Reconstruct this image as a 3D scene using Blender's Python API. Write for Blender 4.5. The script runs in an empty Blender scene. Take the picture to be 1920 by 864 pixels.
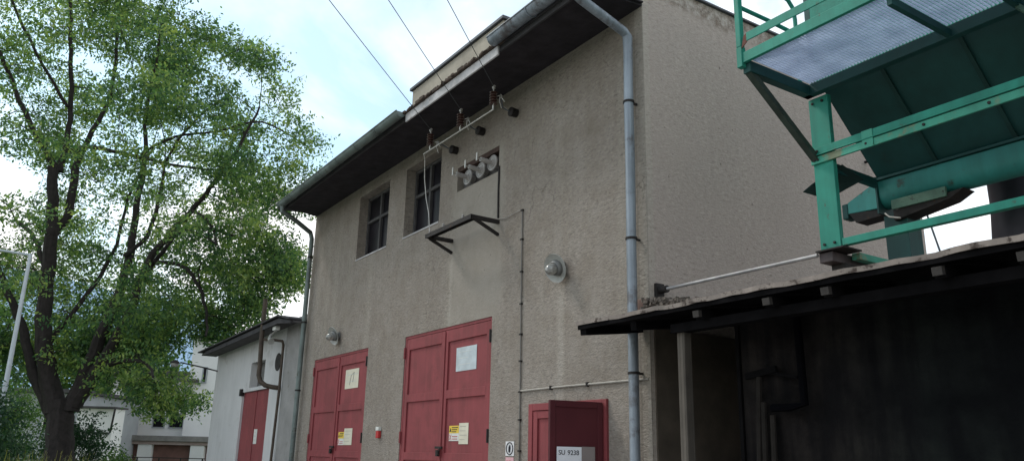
import bpy, math, random
import numpy as np
from mathutils import Vector, Matrix

random.seed(7)
RNG = np.random.default_rng(11)
SC = bpy.context.scene
COL = SC.collection
rad = math.radians

# ------------------------------------------------------------------ materials
def _new(name):
    m = bpy.data.materials.new(name); m.use_nodes = True
    nt = m.node_tree; nt.nodes.clear()
    out = nt.nodes.new('ShaderNodeOutputMaterial')
    b = nt.nodes.new('ShaderNodeBsdfPrincipled')
    nt.links.new(b.outputs[0], out.inputs[0])
    return m, nt, b, out

def N(nt, t, **kw):
    n = nt.nodes.new(t)
    for k, v in kw.items(): setattr(n, k, v)
    return n

def noise(nt, vec, scale, detail=6, rough=.6, dist=0.):
    n = N(nt, 'ShaderNodeTexNoise'); n.inputs['Scale'].default_value = scale
    n.inputs['Detail'].default_value = detail; n.inputs['Roughness'].default_value = rough
    n.inputs['Distortion'].default_value = dist
    nt.links.new(vec, n.inputs['Vector']); return n.outputs['Fac']

def ramp(nt, fac, stops):
    r = N(nt, 'ShaderNodeValToRGB'); e = r.color_ramp.elements
    while len(e) > 1: e.remove(e[-1])
    for i, (p, c) in enumerate(stops):
        c = tuple(c) if len(c) == 4 else (*c, 1)
        if i == 0: e[0].position = p; e[0].color = c
        else:
            q = e.new(p); q.color = c
    nt.links.new(fac, r.inputs[0]); return r.outputs[0]

def mapping(nt, vec, scale=(1, 1, 1), loc=(0, 0, 0)):
    m = N(nt, 'ShaderNodeMapping'); m.inputs['Scale'].default_value = scale
    m.inputs['Location'].default_value = loc
    nt.links.new(vec, m.inputs['Vector']); return m.outputs[0]

def mix(nt, fac, a, b, mode='MIX'):
    m = N(nt, 'ShaderNodeMix', data_type='RGBA', blend_type=mode)
    for sock, v in ((m.inputs[0], fac), (m.inputs[6], a), (m.inputs[7], b)):
        if isinstance(v, (int, float)): sock.default_value = v
        elif isinstance(v, tuple): sock.default_value = (*v, 1)
        else: nt.links.new(v, sock)
    return m.outputs[2]

def math_(nt, op, a, b=0., c=0., clamp=False):
    m = N(nt, 'ShaderNodeMath', operation=op, use_clamp=clamp)
    for i, v in enumerate((a, b, c)):
        if isinstance(v, (int, float)): m.inputs[i].default_value = v
        else: nt.links.new(v, m.inputs[i])
    return m.outputs[0]

def bump(nt, bsdf, h, strength, dist):
    b = N(nt, 'ShaderNodeBump'); b.inputs['Strength'].default_value = strength
    b.inputs['Distance'].default_value = dist
    nt.links.new(h, b.inputs['Height']); nt.links.new(b.outputs[0], bsdf.inputs['Normal'])

def pos(nt):
    return N(nt, 'ShaderNodeNewGeometry').outputs['Position']

def simple(name, col, rough=.7, var=.25, scale=6, metal=0., bmp=.0, second=None, amount=.5, sscale=8, spec=.4, streak=0.):
    """base colour with soft variation, optional second colour (rust, dirt) in noise patches"""
    m, nt, b, _ = _new(name); p = pos(nt)
    n1 = noise(nt, p, scale)
    lo = tuple(c * (1 - var) for c in col); hi = tuple(min(1, c * (1 + var)) for c in col)
    c = ramp(nt, n1, [(.3, lo), (.7, hi)])
    if second:
        n2 = noise(nt, p, sscale, 8, .7)
        f = ramp(nt, n2, [(amount, (0, 0, 0)), (min(1, amount + .08), (1, 1, 1))])
        c = mix(nt, f, c, second)
    if streak:
        ns = noise(nt, mapping(nt, p, (14, 14, .7)), 1., 5)
        c = mix(nt, streak, c, ramp(nt, ns, [(.35, tuple(x * .45 for x in col)), (.65, hi)]))
    nt.links.new(c, b.inputs['Base Color'])
    b.inputs['Roughness'].default_value = rough; b.inputs['Metallic'].default_value = metal
    b.inputs['Specular IOR Level'].default_value = spec
    if bmp: bump(nt, b, noise(nt, p, scale * 6, 4), .5, bmp)
    return m

def plaster():
    """weathered pebble-dash render: grains, pits, stains, rain streaks, soot below the eaves, smooth repair patch"""
    m, nt, b, _ = _new('pebbledash_plaster'); p = pos(nt)
    sep = N(nt, 'ShaderNodeSeparateXYZ'); nt.links.new(p, sep.inputs[0])
    X, Y, Z = sep.outputs
    big = noise(nt, p, .55, 5, .6)
    c = ramp(nt, big, [(.28, (.218, .187, .158)), (.5, (.276, .240, .207)), (.72, (.332, .293, .257))])
    med = noise(nt, p, 3.2, 7, .7)
    c = mix(nt, .55, c, ramp(nt, med, [(.3, (.20, .162, .127)), (.55, (.287, .250, .216)), (.8, (.368, .325, .287))]))
    st = noise(nt, mapping(nt, p, (5, 5, .28)), 1., 6, .6)
    c = mix(nt, ramp(nt, st, [(.33, (.13, .13, .13)), (.55, (0, 0, 0))]), c, (.17, .135, .10))
    st2 = noise(nt, mapping(nt, p, (2.2, 2.2, .12), (3, 1, 5)), 1., 4, .5)
    c = mix(nt, ramp(nt, st2, [(.55, (0, 0, 0)), (.75, (.25, .25, .25))]), c, (.42, .385, .32))
    # the side wall (x = 0) is a touch pinker, its colour lifted to make up for weak light
    side = math_(nt, 'MULTIPLY', math_(nt, 'GREATER_THAN', X, -.02), math_(nt, 'GREATER_THAN', Y, .01))
    c = mix(nt, math_(nt, 'MULTIPLY', side, .72), c, (.46, .388, .348))
    # repair patch
    def band(v, lo, hi, w):
        a = N(nt, 'ShaderNodeMapRange', clamp=True); nt.links.new(v, a.inputs[0]); a.inputs[1].default_value = lo - w; a.inputs[2].default_value = lo + w
        d = N(nt, 'ShaderNodeMapRange', clamp=True); nt.links.new(v, d.inputs[0]); d.inputs[1].default_value = hi - w; d.inputs[2].default_value = hi + w
        return math_(nt, 'SUBTRACT', a.outputs[0], d.outputs[0])
    wob = math_(nt, 'MULTIPLY', math_(nt, 'SUBTRACT', noise(nt, p, 2.3, 4), .5), .55)
    Xw = math_(nt, 'ADD', X, wob); Zw = math_(nt, 'ADD', Z, wob)
    patch = math_(nt, 'MULTIPLY', band(Xw, -3.95, -2.62, .08), band(Zw, 3.25, 5.5, .1))
    patch = math_(nt, 'MULTIPLY', patch, math_(nt, 'SUBTRACT', 1., side))
    pc = ramp(nt, noise(nt, p, 2.1, 5), [(.3, (.27, .245, .208)), (.7, (.37, .335, .29))])
    c = mix(nt, math_(nt, 'MULTIPLY', patch, .5), c, pc)
    # pale run below the lamp and the shelf
    for cx, w_, z0, z1 in ((-1.4, .06, 2.3, 3.45), (-3.93, .035, 3.3, 4.25)):
        run = math_(nt, 'MULTIPLY', band(math_(nt, 'ADD', X, math_(nt, 'MULTIPLY', wob, .06)), cx - w_, cx + w_, .03), band(Z, z0, z1, .15))
        c = mix(nt, math_(nt, 'MULTIPLY', run, .36), c, (.44, .40, .35))
    # rendered bands round the openings' edge and the corner: paler, smoother
    corner = math_(nt, 'MULTIPLY', math_(nt, 'GREATER_THAN', X, -.12), math_(nt, 'LESS_THAN', Y, .09))
    c = mix(nt, math_(nt, 'MULTIPLY', corner, .4), c, (.42, .385, .33))
    # crumbled coping on the side wall
    cr = math_(nt, 'MULTIPLY', band(math_(nt, 'ADD', Z, math_(nt, 'MULTIPLY', wob, .5)), 6.38, 7.0, .05), side)
    crn = ramp(nt, noise(nt, p, 9, 7, .75), [(.4, (.16, .12, .09)), (.6, (.44, .40, .36))])
    c = mix(nt, math_(nt, 'MULTIPLY', cr, .8), c, crn)
    # grains and pits
    v = N(nt, 'ShaderNodeTexVoronoi'); v.inputs['Scale'].default_value = 34; v.inputs['Randomness'].default_value = 1.
    nt.links.new(mapping(nt, p, (1, 1, 1.7)), v.inputs['Vector'])
    grain = noise(nt, p, 75, 4, .7)
    g2 = noise(nt, mapping(nt, p, (1, 1, 2.1)), 15, 7, .78)
    coarse = ramp(nt, noise(nt, p, 1.1, 4, .6), [(.35, (.45, .45, .45)), (.6, (1, 1, 1))])
    rough_area = math_(nt, 'SUBTRACT', math_(nt, 'SUBTRACT', 1., math_(nt, 'MULTIPLY', patch, .7)), math_(nt, 'MULTIPLY', side, .35))
    c = mix(nt, math_(nt, 'MULTIPLY', rough_area, math_(nt, 'MULTIPLY', coarse, .85)), c,
            mix(nt, .85, c, ramp(nt, g2, [(.36, (.20, .20, .20)), (.46, (.48, .48, .48)), (.54, (.52, .52, .52)), (.66, (.80, .80, .80))]), 'OVERLAY'))
    pit = ramp(nt, noise(nt, p, 17, 2, .5), [(.71, (0, 0, 0)), (.76, (1, 1, 1))])
    c = mix(nt, math_(nt, 'MULTIPLY', pit, .6), c, (.07, .055, .045))
    # hairline cracks and a few chipped spots
    vc = N(nt, 'ShaderNodeTexVoronoi', feature='DISTANCE_TO_EDGE'); vc.inputs['Scale'].default_value = .55
    wp = N(nt, 'ShaderNodeVectorMath', operation='ADD'); nt.links.new(p, wp.inputs[0])
    nz = N(nt, 'ShaderNodeTexNoise'); nz.inputs['Scale'].default_value = 2.5; nz.inputs['Detail'].default_value = 6; nt.links.new(p, nz.inputs['Vector'])
    nt.links.new(nz.outputs['Color'], wp.inputs[1]); nt.links.new(wp.outputs[0], vc.inputs['Vector'])
    crack = math_(nt, 'MULTIPLY', math_(nt, 'LESS_THAN', vc.outputs['Distance'], .0045), ramp(nt, noise(nt, p, .8, 3), [(.48, (0, 0, 0)), (.58, (1, 1, 1))]))
    c = mix(nt, math_(nt, 'MULTIPLY', math_(nt, 'MULTIPLY', crack, math_(nt, 'SUBTRACT', 1., math_(nt, 'MULTIPLY', side, .85))), .4), c, (.10, .08, .065))
    chip = ramp(nt, noise(nt, p, 4.5, 6, .8), [(.70, (0, 0, 0)), (.73, (1, 1, 1))])
    c = mix(nt, math_(nt, 'MULTIPLY', chip, .5), c, (.44, .39, .34))
    nt.links.new(c, b.inputs['Base Color']); b.inputs['Roughness'].default_value = .95
    b.inputs['Specular IOR Level'].default_value = .15
    h = math_(nt, 'ADD', math_(nt, 'MULTIPLY', v.outputs['Distance'], .5), math_(nt, 'ADD', math_(nt, 'MULTIPLY', g2, 1.2), math_(nt, 'MULTIPLY', grain, .5)))
    h = math_(nt, 'MULTIPLY', h, rough_area)
    bump(nt, b, h, .6, .018)
    return m

def boards(name, col, width=.14, axis=0, var=.35):
    m, nt, b, _ = _new(name); p = pos(nt)
    sep = N(nt, 'ShaderNodeSeparateXYZ'); nt.links.new(p, sep.inputs[0])
    a = math_(nt, 'DIVIDE', sep.outputs[axis], width)
    cell = math_(nt, 'FLOOR', a); fr = math_(nt, 'FRACT', a)
    w = N(nt, 'ShaderNodeTexWhiteNoise', noise_dimensions='1D'); nt.links.new(cell, w.inputs['W'])
    sc = [14, 14, 14]; sc[2] = .8
    g = noise(nt, mapping(nt, p, tuple(sc)), 1., 6, .65)
    f = math_(nt, 'ADD', math_(nt, 'MULTIPLY', w.outputs[0], .4), math_(nt, 'MULTIPLY', g, .6))
    c = ramp(nt, f, [(.2, tuple(x * (1 - var) for x in col)), (.8, tuple(x * (1 + var * 1.3) for x in col))])
    gap = math_(nt, 'LESS_THAN', math_(nt, 'ABSOLUTE', math_(nt, 'SUBTRACT', fr, .5)), .455)
    c = mix(nt, gap, (.004, .004, .004), c)
    c = mix(nt, .5, c, ramp(nt, noise(nt, p, 1.3, 6), [(.35, tuple(x * .4 for x in col)), (.7, tuple(x * 1.5 for x in col))]))
    nt.links.new(c, b.inputs['Base Color']); b.inputs['Roughness'].default_value = .9; b.inputs['Specular IOR Level'].default_value = .1
    bump(nt, b, math_(nt, 'ADD', g, gap), .4, .01)
    return m

def leafmat(name, stops, trans=.45):
    m = bpy.data.materials.new(name); m.use_nodes = True; nt = m.node_tree; nt.nodes.clear()
    out = N(nt, 'ShaderNodeOutputMaterial'); geo = N(nt, 'ShaderNodeNewGeometry')
    n1 = noise(nt, geo.outputs['Position'], .75, 3, .6)
    f = math_(nt, 'ADD', math_(nt, 'MULTIPLY', n1, .9), math_(nt, 'MULTIPLY', math_(nt, 'SUBTRACT', geo.outputs['Random Per Island'], .5), .32))
    c = ramp(nt, f, stops)
    d = N(nt, 'ShaderNodeBsdfPrincipled'); d.inputs['Roughness'].default_value = .55; d.inputs['Specular IOR Level'].default_value = .35
    nt.links.new(c, d.inputs['Base Color'])
    t = N(nt, 'ShaderNodeBsdfTranslucent')
    nt.links.new(mix(nt, 1., c, (1.5, 1.55, .8), 'MULTIPLY'), t.inputs[0])
    ms = N(nt, 'ShaderNodeMixShader'); ms.inputs[0].default_value = trans
    nt.links.new(d.outputs[0], ms.inputs[1]); nt.links.new(t.outputs[0], ms.inputs[2]); nt.links.new(ms.outputs[0], out.inputs[0])
    return m

M = {}
M['plaster'] = plaster()
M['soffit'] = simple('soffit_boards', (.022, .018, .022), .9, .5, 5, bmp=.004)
def gratingmat():
    m = bpy.data.materials.new('pale_mesh_sheet'); m.use_nodes = True; nt = m.node_tree; nt.nodes.clear()
    out = N(nt, 'ShaderNodeOutputMaterial'); p = pos(nt)
    c = ramp(nt, noise(nt, p, 5, 6), [(.3, (.36, .43, .60)), (.7, (.58, .66, .84))])
    d = N(nt, 'ShaderNodeBsdfPrincipled'); d.inputs['Roughness'].default_value = .6; nt.links.new(c, d.inputs['Base Color'])
    t = N(nt, 'ShaderNodeBsdfTranslucent'); nt.links.new(c, t.inputs[0])
    ms = N(nt, 'ShaderNodeMixShader'); ms.inputs[0].default_value = .42
    nt.links.new(d.outputs[0], ms.inputs[1]); nt.links.new(t.outputs[0], ms.inputs[2]); nt.links.new(ms.outputs[0], out.inputs[0])
    return m
M['grating'] = gratingmat()
M['zinc'] = simple('zinc_sheet', (.25, .28, .315), .55, .3, 3, .4, second=(.085, .062, .055), amount=.53, sscale=2.6, streak=.45)
M['zinc_old'] = simple('old_zinc', (.15, .18, .17), .6, .35, 4, .4, second=(.08, .07, .05), amount=.6, sscale=6)
M['roof_tar'] = simple('roof_felt', (.045, .042, .045), .9, .3, 3)
M['cap'] = simple('coping_sheet', (.10, .105, .12), .6, .25, 3, .4)
M['block'] = simple('roof_block_plaster', (.38, .335, .275), .95, .18, 2, second=(.24, .17, .12), amount=.62, sscale=5, bmp=.01)
M['rotten'] = simple('broken_brick_edge', (.075, .052, .04), .95, .5, 14, second=(.24, .20, .16), amount=.6, sscale=12, bmp=.03)
M['conc'] = simple('bare_fascia', (.46, .44, .44), .9, .25, 5, second=(.16, .14, .12), amount=.6, sscale=7, bmp=.01)
M['red'] = simple('red_door_paint', (.250, .052, .057), .65, .14, 2.2, second=(.205, .045, .048), amount=.5, sscale=1.5, streak=.24, spec=.3)
M['red_dark'] = simple('red_paint_shaded', (.085, .016, .021), .5, .14, 2.2, spec=.3)  # the door red again, with the opened leaf's shade put into the colour
M['white_paper'] = simple('paper', (.62, .62, .58), .8, .08, 9)
M['cream_paper'] = simple('cream_paper', (.62, .58, .46), .8, .08, 9)
M['pale_sheet'] = simple('pale_blue_sheet', (.48, .53, .55), .6, .15, 7)
M['yellow'] = simple('yellow_sign', (.72, .50, .06), .6, .08, 9)
M['pink'] = simple('pink_sign', (.62, .36, .38), .6, .1, 9)
M['ink'] = simple('black_print', (.015, .015, .02), .6, .1, 9)
M['redink'] = simple('red_print', (.45, .03, .03), .6, .1, 9)
M['iron'] = simple('dark_iron', (.025, .021, .02), .7, .4, 12, .3, second=(.07, .035, .02), amount=.6, sscale=14)
M['winframe'] = simple('window_frame_paint', (.07, .066, .066), .8, .3, 8)
M['porcelain'] = simple('grey_porcelain', (.33, .31, .295), .35, .15, 9)
M['brown_ins'] = simple('brown_glazed_insulator', (.05, .022, .018), .25, .3, 9, spec=.6)
M['alu'] = simple('aluminium_wire', (.45, .43, .40), .45, .15, 10, .6)
M['wire'] = simple('line_wire', (.10, .11, .12), .5, .1, 10, .5)
M['enamel'] = simple('grey_enamel', (.35, .345, .32), .4, .2, 8, second=(.2, .16, .12), amount=.66, sscale=14)
M['enamel_out'] = simple('lamp_housing', (.16, .16, .155), .5, .25, 12)
M['green'] = simple('green_paint', (.020, .225, .162), .6, .25, 3, second=(.075, .06, .04), amount=.605, sscale=11, streak=.22, spec=.35)
M['green_worn'] = simple('worn_green_paint', (.05, .30, .21), .6, .25, 3, second=(.20, .19, .11), amount=.53, sscale=5, streak=.2)
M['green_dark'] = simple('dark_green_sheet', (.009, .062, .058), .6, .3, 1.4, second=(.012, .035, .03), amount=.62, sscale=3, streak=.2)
M['green_trough'] = simple('trough_green', (.03, .225, .20), .5, .25, 2.5, second=(.05, .06, .045), amount=.58, sscale=6, streak=.2)
M['flange'] = simple('bare_flange', (.085, .165, .12), .6, .3, 6, second=(.02, .02, .02), amount=.6, sscale=26)
M['timber'] = boards('grey_timber', (.115, .10, .085), .03, 0, .8)
M['timber_end'] = simple('sawn_timber_end', (.036, .031, .028), .9, .25, 12, bmp=.004)
M['timber_pole'] = simple('dim_pole', (.022, .019, .017), .9, .4, 6, spec=.1)
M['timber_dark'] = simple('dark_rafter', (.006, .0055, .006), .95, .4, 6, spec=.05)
M['sheet'] = simple('rusty_roof_sheet', (.085, .07, .062), .8, .35, 4, .2, second=(.19, .17, .15), amount=.55, sscale=6)
M['sheet_edge'] = simple('roof_sheet_edge', (.24, .20, .175), .85, .35, 5, second=(.05, .035, .028), amount=.52, sscale=9)
M['shade_boards'] = boards('shade_black_boards', (.0042, .0046, .0052), .22, 0, .5)  # near black: the shade under the lean-to roof is in the colour
M['shade_brown'] = simple('shade_brown_lining', (.085, .068, .052), .95, .3, 3, bmp=.006)  # brown tone paints the roof's shade on the building wall
M['whiteplaster'] = simple('white_plaster', (.56, .55, .545), .9, .07, 1.3, second=(.46, .445, .43), amount=.58, sscale=2, streak=.12)
M['greyplaster'] = simple('grey_plaster', (.27, .26, .25), .95, .16, 3, bmp=.006, second=(.2, .185, .17), amount=.6, sscale=5)
M['rustpipe'] = simple('brown_pipe', (.075, .055, .04), .7, .35, 8, .2)
M['plasticduct'] = simple('dark_duct', (.052, .047, .062), .5, .2, 4)
M['housewhite'] = simple('house_render', (.74, .72, .70), .9, .05, .8)
M['housegrey'] = simple('pale_grey_render', (.36, .37, .38), .9, .12, 1.2)
M['houseroof'] = simple('dark_roof', (.07, .065, .065), .8, .3, 3)
M['garage'] = simple('garage_door_brown', (.15, .075, .06), .7, .25, 2)
M['slab'] = simple('garage_slab', (.22, .205, .19), .9, .25, 2)
M['slabpink'] = simple('garage_lintel', (.34, .26, .235), .9, .15, 2)
M['lamppost'] = simple('galvanised_post', (.46, .50, .53), .5, .1, 5, .3)
M['bark'] = simple('bark', (.030, .024, .023), .95, .5, 7, bmp=.03, streak=.3)
M['bark_far'] = simple('bark_distant', (.035, .03, .026), .95, .4, 4)
M['leaf'] = leafmat('ash_leaves', [(.28, (.044, .100, .060)), (.42, (.098, .188, .082)), (.55, (.20, .295, .11)), (.72, (.37, .43, .15))], .54)
M['leaf_bush'] = leafmat('shrub_leaves', [(.25, (.010, .032, .016)), (.5, (.024, .068, .03)), (.8, (.06, .12, .05))], .3)
M['leaf_far'] = leafmat('far_leaves', [(.25, (.02, .06, .02)), (.5, (.06, .13, .035)), (.8, (.15, .20, .05))], .4)
M['weed'] = leafmat('dry_weeds', [(.25, (.09, .12, .03)), (.5, (.20, .20, .06)), (.8, (.42, .34, .14))], .4)
M['ground'] = simple('yard_gravel', (.29, .28, .265), .95, .25, 1.5, bmp=.01, second=(.12, .115, .1), amount=.58, sscale=3)
M['grass'] = simple('grass_ground', (.06, .10, .03), .95, .35, 2)
M['rubble'] = simple('rubble', (.11, .09, .075), .95, .5, 20, bmp=.01)
M['brick'] = simple('old_brick', (.16, .10, .08), .95, .3, 12)

def shadewall():  # screen colour, near black to stand in for the lean-to's shade
    m, nt, b, _ = _new('shade_black_screen'); p = pos(nt)
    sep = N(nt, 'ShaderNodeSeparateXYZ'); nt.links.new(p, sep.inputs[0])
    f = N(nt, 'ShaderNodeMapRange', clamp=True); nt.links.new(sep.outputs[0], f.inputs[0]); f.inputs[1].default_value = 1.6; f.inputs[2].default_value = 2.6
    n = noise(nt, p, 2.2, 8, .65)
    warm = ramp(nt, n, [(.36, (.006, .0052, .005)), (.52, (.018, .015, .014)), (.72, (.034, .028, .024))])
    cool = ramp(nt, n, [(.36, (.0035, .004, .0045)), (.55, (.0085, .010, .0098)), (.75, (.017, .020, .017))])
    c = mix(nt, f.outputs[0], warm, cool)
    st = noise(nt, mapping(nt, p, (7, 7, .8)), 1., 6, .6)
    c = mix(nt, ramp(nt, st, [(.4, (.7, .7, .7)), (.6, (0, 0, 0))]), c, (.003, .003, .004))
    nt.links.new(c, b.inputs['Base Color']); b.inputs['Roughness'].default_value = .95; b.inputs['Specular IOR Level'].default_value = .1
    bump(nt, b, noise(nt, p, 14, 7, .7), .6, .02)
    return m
M['shadewall'] = shadewall()
def glass():
    m, nt, b, _ = _new('dark_glass'); p = pos(nt)
    nt.links.new(ramp(nt, noise(nt, p, 2.5, 4), [(.35, (.006, .006, .008)), (.7, (.016, .014, .018))]), b.inputs['Base Color'])
    b.inputs['Roughness'].default_value = .3; b.inputs['Specular IOR Level'].default_value = .1
    return m
M['glass'] = glass()
def lampglass():
    m, nt, b, _ = _new('dusty_lamp_glass')
    p = pos(nt); nt.links.new(ramp(nt, noise(nt, p, 20, 4), [(.3, (.14, .135, .125)), (.7, (.40, .39, .36))]), b.inputs['Base Color'])
    b.inputs['Roughness'].default_value = .15; b.inputs['Specular IOR Level'].default_value = .8
    return m
M['lampglass'] = lampglass()
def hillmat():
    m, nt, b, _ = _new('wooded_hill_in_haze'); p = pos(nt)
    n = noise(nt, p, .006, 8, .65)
    nt.links.new(ramp(nt, n, [(.35, (.30, .42, .56)), (.65, (.40, .53, .66))]), b.inputs['Base Color'])  # distance haze painted into the blue grey base colour
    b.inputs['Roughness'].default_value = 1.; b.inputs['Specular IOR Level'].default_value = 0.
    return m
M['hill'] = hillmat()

# ------------------------------------------------------------------ objects
def tag(o, label=None, cat=None, group=None, kind=None):
    if label: o['label'] = label
    if cat: o['category'] = cat
    if group: o['group'] = group
    if kind: o['kind'] = kind
    return o

ORG = {}
def thing(name, loc, label, cat, group=None, rz=0.):
    o = bpy.data.objects.new(name, None); COL.objects.link(o)
    o.location = loc; o.rotation_euler = (0, 0, rz); o.empty_display_size = .2
    ORG[o.name] = Matrix.Translation(loc) @ Matrix.Rotation(rz, 4, 'Z')
    return tag(o, label, cat, group)

class MB:
    """collects primitives given in world (or thing-local) coordinates"""
    def __init__(s): s.v = []; s.f = []
    def add(s, vs, fs):
        n = len(s.v); s.v += [tuple(v) for v in vs]; s.f += [tuple(i + n for i in f) for f in fs]; return s
    def box(s, x0, x1, y0, y1, z0, z1):
        vs = [(x, y, z) for z in (z0, z1) for y in (y0, y1) for x in (x0, x1)]
        return s.add(vs, [(0, 2, 3, 1), (4, 5, 7, 6), (0, 1, 5, 4), (2, 6, 7, 3), (0, 4, 6, 2), (1, 3, 7, 5)])
    def bar(s, p0, p1, w, h, up=(0, 0, 1)):
        p0 = Vector(p0); p1 = Vector(p1); d = (p1 - p0).normalized(); u = Vector(up)
        r = d.cross(u)
        if r.length < 1e-4: r = d.cross(Vector((1, 0, 0)))
        r.normalize(); u = r.cross(d).normalized()
        vs = [p + r * a * w / 2 + u * c * h / 2 for p in (p0, p1) for c in (-1, 1) for a in (-1, 1)]
        return s.add(vs, [(0, 1, 3, 2), (4, 6, 7, 5), (0, 4, 5, 1), (2, 3, 7, 6), (0, 2, 6, 4), (1, 5, 7, 3)])
    def tube(s, pts, r, n=8, cap=True):
        pts = [Vector(p) for p in pts]; k = len(pts)
        rs = r if isinstance(r, (list, tuple)) else [r] * k
        vs = []; prev = None
        for i, p in enumerate(pts):
            d = (pts[min(i + 1, k - 1)] - pts[max(i - 1, 0)]).normalized()
            if prev is None:
                a = d.cross(Vector((0, 0, 1)))
                if a.length < .05: a = d.cross(Vector((1, 0, 0)))
            else: a = prev - d * prev.dot(d)
            a.normalize(); prev = a; b = d.cross(a)
            for j in range(n):
                t = 2 * math.pi * j / n
                vs.append(p + (a * math.cos(t) + b * math.sin(t)) * rs[i])
        fs = [(i * n + j, i * n + (j + 1) % n, (i + 1) * n + (j + 1) % n, (i + 1) * n + j) for i in range(k - 1) for j in range(n)]
        if cap: fs += [tuple(range(n))[::-1], tuple(range((k - 1) * n, k * n))]
        return s.add(vs, fs)
    def lathe(s, prof, o, d=(0, 0, 1), n=20):
        d = Vector(d).normalized(); o = Vector(o); a = d.cross(Vector((0, 0, 1)))
        if a.length < .05: a = d.cross(Vector((1, 0, 0)))
        a.normalize(); b = d.cross(a); vs = []; k = len(prof)
        for (r, h) in prof:
            for j in range(n):
                t = 2 * math.pi * j / n
                vs.append(o + d * h + (a * math.cos(t) + b * math.sin(t)) * max(r, 1e-4))
        return s.add(vs, [(i * n + j, i * n + (j + 1) % n, (i + 1) * n + (j + 1) % n, (i + 1) * n + j) for i in range(k - 1) for j in range(n)])
    def prism(s, poly, axis, a, b):
        """poly: 2-D points in the plane across axis (0: y,z  1: x,z  2: x,y)"""
        def P(q, t):
            return {0: (t, q[0], q[1]), 1: (q[0], t, q[1]), 2: (q[0], q[1], t)}[axis]
        n = len(poly)
        vs = [P(q, a) for q in poly] + [P(q, b) for q in poly]
        return s.add(vs, [tuple(range(n))[::-1], tuple(range(n, 2 * n))] + [(i, (i + 1) % n, n + (i + 1) % n, n + i) for i in range(n)])
    def hull(s, a, b, thick):
        """flat sheet from polygon a (3-D points) given a thickness along its normal"""
        a = [Vector(p) for p in a]; nrm = (a[1] - a[0]).cross(a[2] - a[0]).normalized() * thick
        n = len(a); vs = a + [p + nrm for p in a]
        return s.add(vs, [tuple(range(n))[::-1], tuple(range(n, 2 * n))] + [(i, (i + 1) % n, n + (i + 1) % n, n + i) for i in range(n)])
    def build(s, name, mat, parent=None, smooth=False, bevel=0., local=False, origin=None):
        me = bpy.data.meshes.new(name)
        vs = s.v
        o = bpy.data.objects.new(name, me)
        if parent is not None:
            Mp = ORG[parent.name]
            if not local:
                inv = Mp.inverted(); vs = [tuple(inv @ Vector(v)) for v in vs]
            o.parent = parent; ORG[o.name] = Mp
        else:
            if origin is None:
                xs, ys, zs = zip(*vs); origin = ((min(xs) + max(xs)) / 2, (min(ys) + max(ys)) / 2, min(zs))
            vs = [(x - origin[0], y - origin[1], z - origin[2]) for x, y, z in vs]
            o.location = origin; ORG[o.name] = Matrix.Translation(origin)
        me.from_pydata(vs, [], s.f); me.update()
        import bmesh
        bm = bmesh.new(); bm.from_mesh(me); bmesh.ops.recalc_face_normals(bm, faces=bm.faces); bm.to_mesh(me); bm.free()
        me.materials.append(mat if not isinstance(mat, str) else M[mat])
        if smooth:
            for p in me.polygons: p.use_smooth = True
            me.set_sharp_from_angle(angle=rad(40))
        COL.objects.link(o)
        ORG[o.name] = ORG.get(o.name)
        if bevel:
            b = o.modifiers.new('bevel', 'BEVEL'); b.width = bevel; b.segments = 2; b.limit_method = 'ANGLE'
        return o

def text_mesh(body, size, name, mat, parent, origin, xdir, updir):
    cu = bpy.data.curves.new(name, 'FONT'); cu.body = body; cu.size = size; cu.align_x = 'CENTER'; cu.align_y = 'CENTER'; cu.extrude = .001
    t = bpy.data.objects.new(name, cu); COL.objects.link(t)
    bpy.context.view_layer.update()
    me = bpy.data.meshes.new_from_object(t.evaluated_get(bpy.context.evaluated_depsgraph_get()))
    bpy.data.objects.remove(t)
    x = Vector(xdir).normalized(); u = Vector(updir).normalized(); o = Vector(origin)
    vs = [o + x * v.co.x + u * v.co.y + x.cross(u) * v.co.z for v in me.vertices]
    mb = MB(); mb.add(vs, [tuple(p.vertices) for p in me.polygons])
    return mb.build(name, mat, parent)

# ------------------------------------------------------------------ setting: ground, hill
g = MB(); S = 6000
g.add([(-S, -S, 0), (S, -S, 0), (S, S, 0), (-S, S, 0)], [(0, 1, 2, 3)])
tag(g.build('ground', 'grass', origin=(0, 0, 0)), kind='structure')
g = MB(); g.add([(-18.5, -16, .004), (16, -16, .004), (16, 14, .004), (-18.5, 14, .004)], [(0, 1, 2, 3)])
tag(g.build('yard', 'ground', origin=(0, 0, 0)), kind='structure')

CAM = Vector((5.54, -5.2, 1.6)); AWAY = Vector((-.837, .5472, 0)); RIGHT = Vector((.5472, .837, 0)); RZ = rad(56.82)
def ahead(d, lat, z=0.):
    """a spot d metres down the street and lat metres to its right"""
    return Vector((CAM.x, CAM.y, 0)) + AWAY * d + RIGHT * lat + Vector((0, 0, z))

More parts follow.
